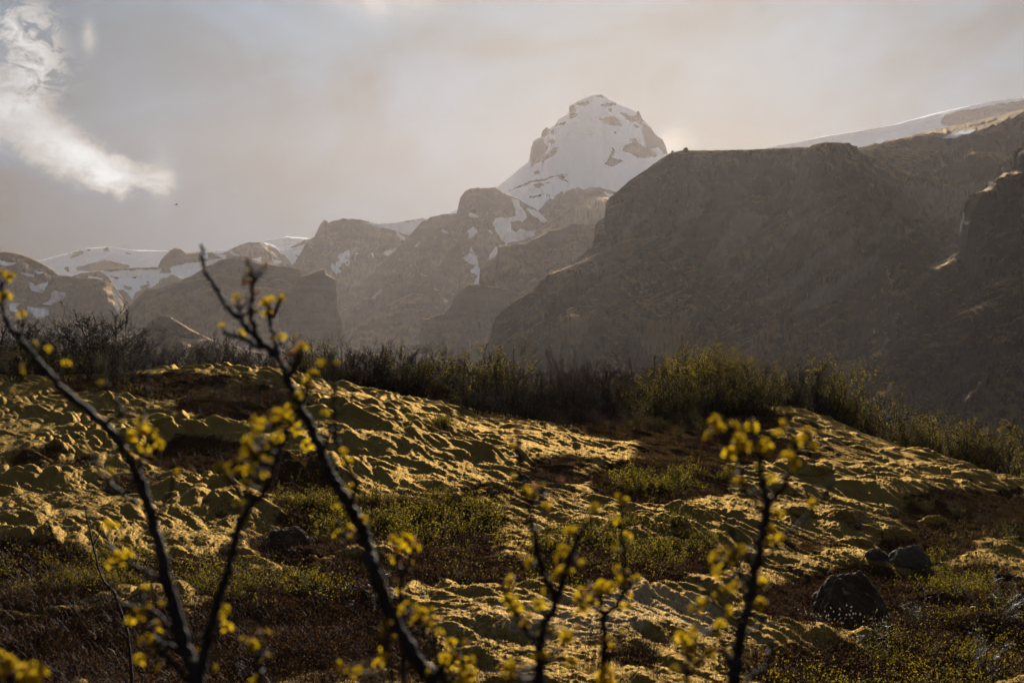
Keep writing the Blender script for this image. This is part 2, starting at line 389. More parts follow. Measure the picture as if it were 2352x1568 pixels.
LEAFY = [(200, 1315, 330, 60, 1.0), (560, 1350, 240, 60, 1.0), (900, 1165, 290, 85, 1.0), (720, 1150, 120, 60, .8), (1100, 1230, 110, 60, .6),
         (1540, 1100, 170, 52, .8), (1440, 1250, 240, 85, .75), (1000, 985, 90, 28, .6), (330, 905, 150, 28, .6), (2230, 1330, 170, 130, .8), (2250, 1500, 330, 90, .8),
         (1100, 1300, 130, 50, .4), (1900, 1540, 200, 50, .6), (640, 1040, 90, 30, .3), (1760, 960, 60, 25, .5), (1350, 1330, 150, 30, .35)]
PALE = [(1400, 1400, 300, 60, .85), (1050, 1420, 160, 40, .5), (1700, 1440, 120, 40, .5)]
def patch(L, px, py):
    r = np.zeros_like(px)
    for cx, cy, rx, ry, w in L:
        q = 1 - np.sqrt(((px - cx) / rx) ** 2 + ((py - cy) / ry) ** 2)
        r = np.maximum(r, w * sstep(-.25, .35, q))
    return r
# broad mounds standing on the slope: bearing, row, half width m, half depth m, height m
MOUNDS = [(1950, 1215, .62, .9, .14), (1955, 1255, .5, .6, .08), (2045, 1238, .45, .6, .10), (1835, 1195, .5, .6, .10), (2150, 1195, .4, .5, .08), (2130, 1050, .9, 1.2, .25),
          (1960, 1120, .9, 1.0, .25), (1860, 1090, .7, .9, .3), (480, 1165, .9, 1.0, .32), (600, 1185, .6, .7, .25), (90, 1040, .8, 1.2, .3), (120, 1090, 1.1, .8, .3), (60, 1150, 1.6, 1.0, .3),
          (270, 1180, 1.2, 1.2, .22), (700, 1000, 1.3, 1.2, .35), (950, 1020, 1.6, 1.2, .3), (880, 960, 1.5, 1.6, .3), (1240, 1000, .8, 1.2, .35), (1400, 985, 1.4, 1.2, .16), (1090, 925, .5, .8, .3),
          (1550, 1180, 1.2, .8, .22), (1700, 1200, 1.0, .8, .2), (1600, 1215, 1.4, .6, .2), (1180, 1385, .5, .4, .12), (1000, 1420, .4, .4, .12), (1480, 1440, .4, .4, .12), (1100, 1480, .4, .4, .12),
          (640, 1060, 1.2, .8, .25), (560, 875, 1.6, 1.0, .3), (2100, 1130, 1.2, 1.5, .25), (2260, 1100, 1.0, 1.2, .2), (1560, 1460, .5, .4, .10), (2240, 1430, .6, .5, .22), (2030, 1300, 1.0, .8, .16)]
def at(px, py, lo=12, hi=57):
    """walk along a bearing until the slope crosses that sight line"""
    ds = np.arange(lo, hi, .1); x = (px - CX) / F * ds
    yy = HY - F * base_z(x, ds) / ds
    k = np.argmax(yy <= py) if (yy <= py).any() else len(ds) - 1
    d = ds[k]; return (px - CX) / F * d, d
MW = [(*at(a, b), c, e, h * .6) for a, b, c, e, h in MOUNDS]
def relief(x, y, px, py, fine=True):
    h = patch(HEATH, px, py)
    h = np.clip(h + .55 * sstep(.12, .5, fbm(x * .75, y * .55, 301, 4, .6)) - .25 * sstep(.2, .6, fbm(x * .8 + 30, y * .6, 305, 3)), 0, 1)
    ca, sa = .50, -.866
    wx = x + .5 * fbm(x * .45, y * .45, 3, 2); wy = y + .5 * fbm(x * .45 + 9, y * .45, 5, 2)
    u = wx * ca + wy * sa; v = wx * -sa + wy * ca
    # gentle swell
    z = .28 * fbm(v * .13, u * .055, 11, 3) + .16 * fbm(v * .38, u * .17, 14, 2)
    b1 = np.sqrt(pn(v * 1.45, u * .40, 21) ** 2 + .003); b2 = np.sqrt(pn(v * 3.2 + .3, u * 1.05, 31) ** 2 + .002); b3 = np.abs(pn(v * 7.0, u * 4.0, 41))
    amp = .55 + .6 * sstep(-.4, .5, pn(x * .25, y * .25, 77))
    b0 = np.sqrt(pn(v * .42 + 5, u * .2, 20) ** 2 + .01)
    z = z + amp * (1 - .6 * h) * (.18 * b0 + .24 * b1 + .17 * b2) + (1 - .8 * h) * .032 * b3
    for mx, my, rx, ry, hh in MW:
        q = ((x - mx) / rx) ** 2 + ((y - my) / ry) ** 2
        z = z + hh * np.exp(-q ** 1.4) * 1.0
    if fine:
        z = z + (.018 * np.abs(pn(x * 8.3, y * 7, 53)) + .012 * pn(x * 19, y * 14, 51)) * (1 - .6 * h) * (1 - sstep(34, 50, y))
    return z - .16, h
def ground_z(x, y, fine=True):
    x = np.asarray(x, float); y = np.asarray(y, float)
    bz = base_z(x, y); px, py = img(x, y, bz)
    r, h = relief(x, y, px, py, fine)
    f = sstep(7, 13, y) * (1 - sstep(140, 260, y))
    return bz + r * f, px, py, h
def build_ground():
    nc = 1420
    s = np.linspace(-.43, .43, nc)
    d = np.concatenate([np.linspace(1.0, 11.9, 40), 12 * (58 / 12) ** (np.linspace(0, 1, 1000)), 58 * (130 / 58) ** np.linspace(0, 1, 90)[1:], 130 * (5300 / 130) ** np.linspace(0, 1, 70)[1:]])
    D, Sx = np.meshgrid(d, s, indexing='ij'); X = Sx * D
    Z, px, py, h = ground_z(X, D)
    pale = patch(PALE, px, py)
    V = np.stack([X, D, Z], -1).reshape(-1, 3)
    far = (1 - sstep(60, 80, D)); hh = np.maximum(h * far, 1 - far)
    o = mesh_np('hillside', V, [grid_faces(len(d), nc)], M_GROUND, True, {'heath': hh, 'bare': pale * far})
    tag(o, 'mossy hillside of lumpy golden moss and brown heath', kind='structure')
    # coarse land around it
    xs = np.concatenate([-np.geomspace(5000, 40, 24), np.linspace(-30, 30, 21), np.geomspace(40, 5000, 24)])
    ys = np.concatenate([-np.geomspace(900, 10, 12), np.linspace(-6, 130, 60), np.geomspace(150, 5400, 30)])
    Y, X = np.meshgrid(ys, xs, indexing='ij')
    Z = base_z(X, np.maximum(Y, 0)) - .75 - sstep(130, 600, np.hypot(X, Y)) * 1.5
    o = mesh_np('valley_floor', np.stack([X, Y, Z], -1).reshape(-1, 3), [grid_faces(len(ys), len(xs))], M_GROUND, True, {'heath': np.ones(X.size), 'bare': np.zeros(X.size)})
    tag(o, 'brown valley floor around the mossy rise', kind='structure')
build_ground()

# ------------------------------------------------------------------ mountains
def c1(x, y): return (1010.6 + x * .2737, 183.8 + y * .2737)
def c3(x, y): return (735 + x * .3125, 413.4 + y * .3125)
def c6(x, y): return (x * .3359, 514.5 + y * .3359)
def c0(x, y): return (x, y)
def polys(f, *L): return [[f(*p) for p in q] for q in L]
def poly_sd(px, py, P, soft):
    P = np.array(P, float); n = len(P)
    lo = P.min(0) - soft * 2; hi = P.max(0) + soft * 2
    out = np.full(px.shape, -1.0); m = (px > lo[0]) & (px < hi[0]) & (py > lo[1]) & (py < hi[1])
    if not m.any(): return out
    x = px[m]; y = py[m]; dmin = np.full(x.shape, 1e9); ins = np.zeros(x.shape, bool)
    for i in range(n):
        ax, ay = P[i]; bx, by = P[(i + 1) % n]
        ex, ey = bx - ax, by - ay
        t = np.clip(((x - ax) * ex + (y - ay) * ey) / (ex * ex + ey * ey + 1e-9), 0, 1)
        dmin = np.minimum(dmin, np.hypot(x - ax - t * ex, y - ay - t * ey))
        c = ((ay > y) != (by > y)) & (x < ex * (y - ay) / (ey + (1e-9 if ey >= 0 else -1e-9)) + ax)
        ins ^= c
    out[m] = np.clip(np.where(ins, dmin, -dmin) / soft, -1, 1); return out

def massif(name, crest, foot=600, cliff=.45, shelf=.06, tal=33, mat=None, seed=0, step=2.0, rows=170, rough=1.0, snow=None, rock=None, scree=None, allsnow=0.0,
           base=-24.0, back=1.2, gully=1.0, label=None, terr=.22, jag=1.0, cang=62, tilt=0.0, bench=.9, shear=0.0, ext=0):
    """crest = (px, py, metres away). A ridge whose skyline follows the crest and whose face steps down to the foot."""
    K = np.array([(c if len(c) == 3 else (*c, 1000)) for c in crest], float)
    nc = max(40, int((K[-1, 0] - K[0, 0]) / step)); px = np.linspace(K[0, 0], K[-1, 0], nc)
    py = np.interp(px, K[:, 0], K[:, 1]); dc = np.interp(px, K[:, 0], K[:, 2])
    dm = dc.mean(); ppm = F / dm                         # px per metre
    jn = fbm(px / 26, px * 0 + seed, seed + 3, 5, .6)
    py = py - jag * (jn * 3.2 + (2.6 * np.maximum(0, pn(px / 7.5, px * 0 + seed * 1.7, seed + 8)) if jag > .62 else 0))
    zc = (HY - py) / F * dc; s = (px - CX) / F
    H = np.maximum(zc - base, 5.0)
    Hmax = H.max()
    L = Hmax; rows = int(rows * 1.15); nb = 22
    gx1 = (px - CX) / F * dc / L + seed * 3.3; one = np.ones(nc)
    shw = shelf * H * np.clip(1 + 1.6 * pn(gx1 * 4, .5 * one, seed + 9), .15, 3)
    cl = cliff * H * np.clip(1 + .6 * pn(gx1 * 2.2, 2.5 * one, seed + 19), .3, 1.8); cf = np.clip(.48 + .4 * pn(gx1 * 1.7, 4.5 * one, seed + 29), .15, .85)
    bw = bench * cl * np.clip(.7 + 2.2 * pn(gx1 * 3.0, 6.5 * one, seed + 39), .02, 2.6); ta = math.tan(R(cang)); tt = math.tan(R(tal))
    W_ = [0 * one, shw]; D_ = [0 * one, shw * np.tan(np.arctan2(np.maximum(zc, 0), dc) + R(3.2))]
    for dw, ang in ((cl * cf / ta, cang), (bw, 15), (cl * (1 - cf) / ta, cang)):
        W_.append(W_[-1] + dw); D_.append(D_[-1] + dw * math.tan(R(ang)))
    rem = np.maximum(H - D_[-1], 2.0); W_.append(W_[-1] + rem / tt); D_.append(D_[-1] + rem)
    W_ = np.array(W_); D_ = np.array(D_); tn = np.array([0, .05, .28, .36, .60, 1.0]); t = np.linspace(0, 1, rows)
    t = np.where(t > .6, .6 + .4 * ((t - .6) / .4) ** 1.25, t)
    wf = np.array([np.interp(t, tn, W_[:, i]) for i in range(nc)]).T; df = np.array([np.interp(t, tn, D_[:, i]) for i in range(nc)]).T
    vb = np.linspace(back, .02, nb)[:, None] * (H / tt)[None, :]
    w = np.concatenate([-vb, wf]); drop = np.concatenate([vb * math.tan(R(26)), df]); Vv = np.concatenate([-np.linspace(back, .02, nb), t])[:, None] + 0 * w
    ang = np.arctan2(np.gradient(df, axis=0), np.gradient(wf, axis=0) + 1e-9)
    for _ in range(3): ang[1:-1] = (ang[:-2] + 2 * ang[1:-1] + ang[2:]) / 4
    ang = np.concatenate([0 * vb, ang])
    Si = np.broadcast_to(np.arange(nc), w.shape); zcc = zc[Si]
    dist = dc[Si] - w; X = s[Si] * (dc[Si] - w)
    arc = np.concatenate([vb, np.cumsum(np.hypot(np.diff(wf, axis=0, prepend=0), np.diff(df, axis=0, prepend=0)), 0)]) / L
    gx = X / L + seed * 3.3
    nz = fbm(gx * 1.8, arc * 1.5, seed + 50, 5, .55)
    gs = gx - shear * arc + .16 * nz
    rg = .55 * fbm(gs * 2.8, arc * .8, seed + 70, 5, .6, ridge=True) + .45 * fbm(gs * 9.0, arc * 2.2, seed + 75, 5, .62, ridge=True)
    rib = fbm(gx * 26 + .5 * nz, arc * 5, seed + 85, 4, .6, ridge=True); fine = fbm(gs * 60, arc * 40, seed + 95, 3, .65)
    env = sstep(-.05, .05, np.abs(Vv)); hs = np.clip((zcc - base) / Hmax, .25, 1); st_ = sstep(.6, 1.0, ang)
    disp = (nz * (.10 + .03 * gully) + gully * (rg - .1) * .11 + st_ * rib * .022 * gully + fine * .006) * L * rough
    disp = np.where(Vv < 0, np.minimum(disp, 0), disp) * env * hs; disp = disp - np.maximum(disp, 0) * (1 - sstep(.03, .30, Vv))
    z = zcc - drop + disp * np.cos(ang); dist = dist - disp * np.sin(ang) * 1.1; X = X + env * L * .012 * fbm(arc * 9, gx * 9, seed + 99, 3) * rough
    if terr:
        mk = .25 + .75 * sstep(-.25, .35, pn(gx * 3.1 + 4, arc * 2.0, seed + 33))
        for tkf, am, f1 in ((.085, .65, 1.4), (.030, .6, 3.4)):
            tk = L * tkf; q = (z - tilt * (X - X.mean())) / tk + 1.0 * pn(gx * f1, arc * f1, seed + 5); fq = q - np.floor(q)
            z = z + (np.floor(q) + sstep(.12, .92, fq) - q) * tk * am * terr * env * mk
    z = z + fbm(gs * 26, arc * 16, seed + 90, 4, .65) * L * .009 * env * rough
    lim = zcc * dist / dc[Si] ; ov = np.maximum(0, z - lim); z = np.where(Vv >= 0, np.minimum(z, lim - .15 * ov), np.minimum(z, zcc))
    z = np.maximum(z, base - 3)
    PX, PY = img(X, dist, z)
    k = 1.0
    wx = PX + 5.0 * fbm(PX / 22, PY / 22, 5, 4, .6); wy = PY + 3.5 * fbm(PX / 22 + 40, PY / 22, 6, 4, .6)
    sn = np.full(PX.shape, allsnow)
    for P in (snow or []): sn = np.maximum(sn, .64 + .5 * poly_sd(wx, wy, P, 5))
    for P in (rock or []): sn = np.minimum(sn, .5 - .5 * poly_sd(wx, wy, P, 5))
    sc = np.zeros(PX.shape)
    for P in (scree or []): sc = np.maximum(sc, .5 + .5 * poly_sd(PX + 3.2 * (wx - PX), PY + 3.6 * (wy - PY), P, 26))
    V = np.stack([X, dist, z], -1).reshape(-1, 3)
    o = mesh_np(name, V, [grid_faces(w.shape[0], nc)], mat or M_MTN, True, {'snow': sn, 'scree': sc})
    tag(o, label, kind='structure'); return o

# far ice cap and snow slopes
massif('glacier', [(60, 605, 4644), (100, 596, 4644), (170, 578, 4644), (200, 570, 4590), (250, 567, 4590), (300, 574, 4590), (380, 576, 4590), (430, 584, 4590), (480, 577, 4590), (530, 573, 4590), (600, 556, 4590), (660, 543, 4590), (720, 548, 4590), (800, 556, 4590), (900, 545, 4590), (1060, 560, 4590)],
       back=.35, foot=2600, cliff=.10, tal=12, mat=M_PEAK, seed=1, step=3, rows=110, allsnow=1.0, terr=0, gully=.3, rough=.5, jag=.25, base=-24,
       rock=polys(c6, [(475, 235), (500, 200), (550, 180), (570, 200), (500, 230)], [(700, 170), (740, 155), (750, 190), (710, 185)], [(510, 300), (640, 262), (720, 245), (800, 262), (890, 285), (880, 300), (700, 318), (600, 330), (530, 318)], [(430, 300), (480, 290), (470, 330)], [(580, 180), (620, 170), (620, 185)], [(850, 200), (910, 210), (880, 200)]),
       label='distant white ice cap on the left skyline')
massif('glacier', [(1000, 500, 4315), (1060, 478, 4315), (1140, 440, 4315), (1240, 410, 4693), (1500, 370, 4693), (1600, 360, 4384), (1740, 341, 4245), (1820, 326, 4176), (1900, 312, 4176), (1980, 300, 4176), (2050, 287, 4176), (2110, 271, 4176), (2150, 260, 4176), (2200, 249, 4176), (2250, 238, 4176), (2300, 231, 4176), (2352, 224, 4176), (2420, 205, 4176), (2600, 190, 4176)],
       back=.35, foot=2600, cliff=.04, tal=18, mat=M_PEAK, seed=2, step=3, rows=140, allsnow=1.0, terr=0, gully=.35, rough=.35, jag=.25,
       rock=polys(c0, [(2170, 262), (2210, 254), (2260, 246), (2300, 238), (2352, 230), (2420, 210), (2600, 200), (2600, 300), (2352, 290), (2200, 296), (2160, 285)]),
       snow=polys(c0, [(2290, 258), (2330, 250), (2340, 262), (2300, 268)], [(2200, 262), (2250, 248), (2300, 243), (2260, 258)]),
       label='smooth white glacier slope above the right ridge')
# the peak
massif('snowy_peak', [(1090, 470, 4387), (1120, 448, 4346), (1140, 432, 4305), (1180, 398, 4247), (1214, 372, 4198), (1219, 352, 4182), (1221, 335, 4182), (1228, 322, 4165), (1243, 315, 4157), (1247, 300, 4141), (1257, 291, 4132), (1262, 297, 4132), (1276, 286, 4116), (1283, 274, 4108), (1306, 260, 4100), (1308, 243, 4100), (1322, 236, 4100), (1345, 224, 4091), (1368, 216, 4083), (1384, 217, 4091), (1398, 229, 4100), (1423, 242, 4100), (1440, 247, 4100), (1462, 257, 4108), (1467, 253, 4116), (1475, 272, 4124), (1493, 292, 4141), (1505, 310, 4149), (1522, 321, 4165), (1530, 338, 4182), (1534, 354, 4198), (1545, 362, 4264), (1600, 372, 4346), (1700, 380, 4428)],
       foot=900, cliff=.30, shelf=.01, tal=31, bench=0, mat=M_PEAK, seed=4, step=1.3, rows=240, allsnow=1.0, terr=.15, gully=.35, rough=.38, jag=.6, cang=48,
       rock=polys(c1, [(790, 510), (850, 490), (880, 520), (905, 560), (880, 620), (830, 690), (760, 735), (755, 640), (760, 570)], [(845, 490), (850, 440), (895, 380), (925, 420), (910, 450), (880, 480)],
        [(930, 430), (965, 415), (970, 440), (950, 465), (930, 450)], [(910, 520), (940, 495), (975, 515), (960, 535), (930, 545)], [(850, 690), (870, 640), (930, 590), (985, 560), (980, 600), (950, 640), (900, 670), (860, 700)],
        [(1080, 225), (1120, 205), (1150, 240), (1140, 270), (1085, 270)], [(1085, 280), (1140, 275), (1158, 295), (1130, 320), (1085, 330)], [(1130, 205), (1200, 180), (1250, 170), (1250, 200), (1210, 230), (1160, 215)],
        [(955, 400), (980, 345), (1000, 370), (1060, 345), (1040, 380), (985, 395)], [(1305, 145), (1360, 120), (1375, 150)], [(1350, 210), (1400, 190), (1470, 195), (1480, 210), (1420, 220), (1360, 225)],
        [(1340, 335), (1440, 300), (1500, 330), (1530, 390), (1480, 390), (1380, 360)], [(1500, 270), (1560, 275), (1600, 305), (1645, 300), (1650, 250), (1680, 255), (1705, 330), (1705, 400), (1650, 345), (1610, 360), (1550, 320)],
        [(1690, 360), (1770, 395), (1810, 450), (1890, 490), (1930, 620), (1880, 625), (1830, 570), (1770, 580), (1830, 640), (1790, 655), (1730, 600), (1700, 440)],
        [(1590, 500), (1640, 490), (1690, 550), (1760, 580), (1820, 640), (1730, 660), (1660, 650), (1600, 620), (1530, 590), (1540, 550), (1610, 530)], [(1440, 560), (1475, 590), (1450, 650), (1490, 670), (1550, 680), (1440, 725), (1370, 710), (1420, 660), (1440, 610)],
        [(1410, 240), (1440, 240), (1440, 275), (1410, 265)], [(790, 775), (830, 760), (840, 790), (790, 795)], [(1630, 370), (1670, 390), (1670, 410), (1640, 400)], [(1450, 420), (1480, 440), (1470, 455)]),
       label='steep snow covered peak with dark rock outcrops')
massif('snowy_ridge', [(1130, 480, 3870), (1160, 442, 3870), (1200, 424, 3870), (1220, 415, 3870), (1250, 411, 3870), (1290, 400, 3870), (1330, 397, 3915), (1362, 395, 3960), (1390, 425, 3960), (1440, 450, 3960)],
       foot=700, cliff=.06, shelf=.02, tal=24, mat=M_PEAK, seed=8, step=1.6, rows=130, allsnow=1.0, terr=.2, rough=.35, jag=.7,
       rock=polys(c1, [(540, 945), (600, 905), (700, 870), (760, 835), (860, 825), (940, 795), (1050, 780), (1170, 775), (1290, 765), (1180, 800), (1060, 800), (950, 815), (870, 845), (770, 860), (700, 890)],
        [(960, 800), (1060, 810), (1120, 860), (1200, 930), (1150, 905), (1050, 850)], [(780, 880), (840, 860), (870, 890), (800, 905)], [(700, 1000), (760, 975), (900, 955), (950, 965), (800, 990)], [(880, 860), (930, 855), (900, 870)]),
       label='rock streaked snow ridge below the peak')
massif('mountain', [(1195, 520, 3600), (1215, 500, 3600), (1240, 480, 3600), (1265, 455, 3600), (1290, 440, 3600), (1325, 430, 3600), (1340, 436, 3600), (1360, 429, 3600), (1385, 432, 3600), (1410, 440, 3600), (1440, 450, 3600), (1500, 470, 3600), (1560, 500, 3600)],
       foot=700, cliff=.3, seed=12, rows=120, label='brown hill below the peak', snow=polys(c1, [(1380, 945), (1450, 960), (1420, 985)]), jag=.7)
massif('mountain', [(1230, 530, 2800), (1250, 517, 2800), (1290, 489, 2800), (1330, 463, 2800), (1350, 455, 2800), (1370, 452, 2800), (1400, 455, 2800), (1440, 470, 2800), (1520, 500, 2800)],
       foot=500, cliff=.25, shelf=.10, seed=13, rows=120, label='brown hill with a grassy sunlit top under the peak', jag=.7)
massif('mountain', [(690, 760, 3100), (745, 718, 3100), (785, 690, 3100), (830, 650, 3100), (880, 602, 3100), (915, 566, 3100), (940, 540, 3100), (970, 508, 3100), (1000, 495, 3100), (1020, 491, 3100), (1050, 490, 3100), (1055, 470, 3100), (1060, 452, 3100), (1070, 438, 3100), (1090, 431, 3100), (1120, 432, 3100), (1138, 430, 3100), (1155, 443, 3100), (1168, 448, 3100), (1185, 455, 3100), (1205, 466, 3100), (1230, 480, 3100), (1245, 495, 3100), (1260, 512, 3100), (1300, 550, 3100), (1400, 640, 3100)],
       foot=900, cliff=.36, shelf=.03, seed=15, step=1.6, rows=240, jag=.8, rough=.9,
       snow=polys(c1, [(600, 1000), (660, 1010), (660, 1060), (730, 1120), (730, 1150), (690, 1180), (640, 1170), (590, 1190), (595, 1260), (640, 1285), (670, 1250), (720, 1270), (840, 1270), (830, 1290), (640, 1350), (560, 1370), (520, 1330), (440, 1210), (460, 1165), (640, 1150), (640, 1100)],
        [(730, 1080), (830, 1110), (850, 1140), (930, 1165), (870, 1205), (810, 1150), (760, 1120)], [(245, 1115), (325, 1138), (320, 1152), (250, 1148)], [(235, 1270), (280, 1235), (305, 1275), (250, 1330)], [(200, 1490), (240, 1465), (260, 1405), (305, 1480), (315, 1550), (265, 1540)],
        [(415, 1500), (440, 1425), (475, 1390), (480, 1440), (460, 1485)], [(15, 1255), (60, 1285), (30, 1280)], [(120, 1335), (150, 1355)], [(415, 1262), (440, 1285)]) +
        polys(c3, [(1150, 635), (1195, 680), (1190, 750), (1135, 768), (1165, 700), (1105, 668)], [(740, 688), (780, 700), (760, 705)], [(905, 868), (942, 890), (920, 888)], [(385, 868), (452, 818), (400, 862)], [(693, 485), (733, 458), (710, 480)], [(835, 798), (875, 812)]),
       label='brown mountain with a square summit block and snow gullies')
massif('mountain', [(640, 640, 3500), (680, 602, 3500), (700, 565, 3500), (712, 548, 3500), (722, 543, 3500), (732, 522, 3500), (738, 512, 3500), (746, 503, 3500), (754, 512, 3500), (765, 508, 3500), (790, 502, 3500), (815, 502, 3500), (840, 508, 3500), (870, 514, 3500), (900, 512, 3500), (930, 508, 3500), (960, 502, 3500), (990, 503, 3500), (1040, 520, 3500), (1120, 560, 3500)],
       foot=900, cliff=.40, shelf=.05, seed=18, step=1.6, rows=200, jag=.9,
       snow=polys(c3, [(335, 312), (450, 328), (560, 305), (640, 315), (700, 295), (830, 285), (760, 345), (655, 402), (560, 370), (450, 345)], [(140, 545), (220, 515), (215, 600), (160, 605), (130, 575)], [(95, 612), (150, 600), (145, 632)], [(75, 622), (155, 665), (110, 682)],
        [(560, 378), (632, 448), (590, 430)], [(478, 530), (540, 518), (588, 483), (560, 522), (488, 553)], [(375, 540), (395, 540), (390, 565)], [(245, 530), (290, 540), (265, 545)], [(185, 620), (230, 638)]),
       label='brown mountain with jagged pinnacles at its left shoulder')
massif('mountain', [(470, 600, 3900), (515, 580, 3900), (545, 566, 3900), (570, 556, 3900), (600, 556, 3900), (625, 562, 3900), (650, 575, 3900), (672, 565, 3900), (700, 550, 3900), (740, 545, 3900), (780, 560, 3900)],
       foot=600, cliff=.3, seed=21, rows=110, jag=.8, rough=.8,
       snow=polys(c6, [(1780, 130), (1860, 135), (1960, 190), (2055, 240), (2000, 275), (1950, 212), (1860, 152)], [(1720, 240), (1785, 228), (1770, 262)], [(1855, 238), (1935, 265), (1880, 268)], [(1950, 175), (2110, 140), (2100, 185), (2040, 215), (2000, 195)], [(1560, 195), (1640, 215), (1600, 205)]),
       label='rounded brown hill with snow streaks behind the left ridge')
massif('mountain', [(150, 640, 3300), (200, 622, 3300), (240, 618, 3300), (300, 615, 3300), (345, 614, 3300), (364, 613, 3300), (370, 600, 3300), (378, 588, 3300), (392, 574, 3300), (403, 569, 3300), (415, 571, 3300), (430, 580, 3300), (460, 578, 3300), (490, 580, 3300), (515, 583, 3300), (560, 590, 3300), (640, 610, 3300)],
       foot=800, cliff=.14, tal=15, gully=.5, bench=0, seed=24, rows=150, jag=.6, rough=.6, terr=.6, step=1.5,
       snow=polys(c6, [(690, 325), (760, 330), (820, 318), (1060, 318), (1100, 310), (1085, 340), (1170, 340), (1230, 360), (1170, 345), (1090, 380), (1040, 430), (960, 450), (900, 490), (850, 450), (740, 435), (775, 405), (740, 360)], [(1160, 300), (1300, 268), (1400, 255), (1545, 240), (1450, 300), (1300, 390), (1270, 385), (1180, 335)], [(605, 362), (705, 375), (680, 415), (650, 385)], [(880, 480), (915, 480), (905, 510)],
        [(1370, 195), (1410, 195), (1420, 235), (1395, 230)], [(1460, 195), (1540, 215), (1540, 240), (1500, 220)]),
       rock=polys(c6, [(750, 352), (810, 370), (800, 380)], [(840, 418), (905, 430), (890, 450), (850, 440)], [(990, 395), (1040, 390), (1010, 405)], [(965, 425), (1020, 408), (1000, 435), (960, 445)], [(890, 365), (940, 362), (930, 372)]),
       label='low brown knob standing over a bright snow bowl')
massif('mountain', [(-160, 575, 2500), (-60, 570, 2500), (0, 576, 2500), (40, 581, 2500), (75, 592, 2500), (100, 606, 2500), (120, 620, 2500), (135, 632, 2500), (180, 636, 2450), (225, 640, 2400), (260, 652, 2400), (275, 675, 2400), (290, 690, 2400), (330, 720, 2400), (420, 760, 2400)],
       foot=600, cliff=.28, seed=27, rows=180, jag=.6, shelf=.08,
       snow=polys(c6, [(-40, 255), (0, 256), (115, 272), (60, 282), (-40, 275)], [(140, 333), (238, 350), (190, 358)], [(212, 398), (250, 422), (325, 398), (292, 470), (212, 446)], [(370, 455), (448, 475), (420, 520), (340, 548), (288, 545), (350, 520)], [(65, 548), (130, 545), (100, 570), (135, 602), (78, 592)], [(190, 566), (335, 590), (335, 620), (240, 645)], [(240, 322), (290, 330), (265, 335)]),
       label='brown mountain with snow patches at the left edge')
massif('mountain', [(225, 775, 2200), (260, 740, 2200), (290, 710, 2200), (310, 690, 2200), (335, 667, 2200), (370, 660, 2200), (400, 650, 2200), (440, 634, 2200), (475, 612, 2200), (505, 598, 2200), (540, 588, 2200), (560, 598, 2200), (600, 604, 2200), (650, 610, 2200), (685, 618, 2200), (692, 632, 2200), (715, 650, 2200), (760, 700, 2200)],
       foot=520, cliff=.14, tal=26, seed=30, gully=.35, rows=190, jag=.8, shelf=.05, label='long brown hill in front of the snow bowl')
massif('cliff', [(640, 720, 2050), (690, 634, 2050), (705, 630, 2050), (725, 622, 2050), (738, 617, 2050), (745, 616, 2050), (748, 628, 2050), (768, 640, 2050), (772, 650, 2050), (774, 700, 2040), (776, 712, 2030), (784, 730, 2020), (787, 775, 2000), (790, 860, 1990)],
       foot=260, cliff=.75, seed=33, rows=170, jag=.5, rough=.6, step=1.2, cang=72, label='sheer dark cliff end of the long brown hill')
massif('hill', [(220, 790, 1350), (270, 778, 1350), (310, 768, 1350), (332, 755, 1350), (345, 738, 1350), (360, 728, 1350), (372, 724, 1350), (390, 727, 1350), (415, 742, 1350), (440, 757, 1350), (475, 775, 1350), (520, 792, 1350), (600, 810, 1350)],
       foot=140, cliff=.3, seed=36, rows=90, jag=.7, shelf=.15, tal=28, snow=polys(c6, [(1035, 640), (1070, 612), (1095, 615), (1060, 635)], [(1175, 645), (1195, 615), (1225, 615), (1195, 648)], [(920, 718), (980, 690), (950, 712)]), label='small grassy knoll above the left thicket')
massif('mountain', [(780, 800, 2500), (805, 755, 2500), (850, 728, 2500), (880, 712, 2500), (900, 698, 2500), (925, 683, 2500), (950, 673, 2500), (970, 675, 2500), (985, 688, 2500), (1000, 705, 2500), (1030, 730, 2500), (1100, 800, 2500)],
       foot=420, cliff=.25, seed=39, rows=110, jag=.8, shelf=.10, label='rounded brown hump with a sunlit crest in the gap')
# right-hand massif: foot ledges, main wall, spurs
massif('cliff', [(935, 850, 1750), (966, 790, 1750), (970, 735, 1750), (985, 731, 1750), (1005, 722, 1750), (1022, 718, 1750), (1036, 702, 1750), (1043, 685, 1750), (1060, 665, 1750), (1080, 652, 1750), (1115, 656, 1750), (1150, 660, 1750), (1250, 690, 1750), (1400, 760, 1750)],
       foot=230, cliff=.6, seed=42, rows=170, jag=1.3, shelf=.07, cang=68, mat=M_MTN, label='dark stepped cliff in front of the right massif')
massif('mountain', [(1060, 680, 1950), (1100, 655, 1950), (1103, 602, 1950), (1140, 595, 1950), (1146, 566, 1950), (1180, 561, 1950), (1210, 558, 1950), (1240, 540, 1950), (1265, 527, 1950), (1300, 523, 1950), (1312, 516, 1950), (1330, 514, 1950), (1366, 514, 1950), (1450, 505, 1950), (1600, 505, 1950)],
       foot=420, cliff=.30, seed=45, rows=200, jag=.9, shelf=.10, label='grassy shoulder below the right massif')
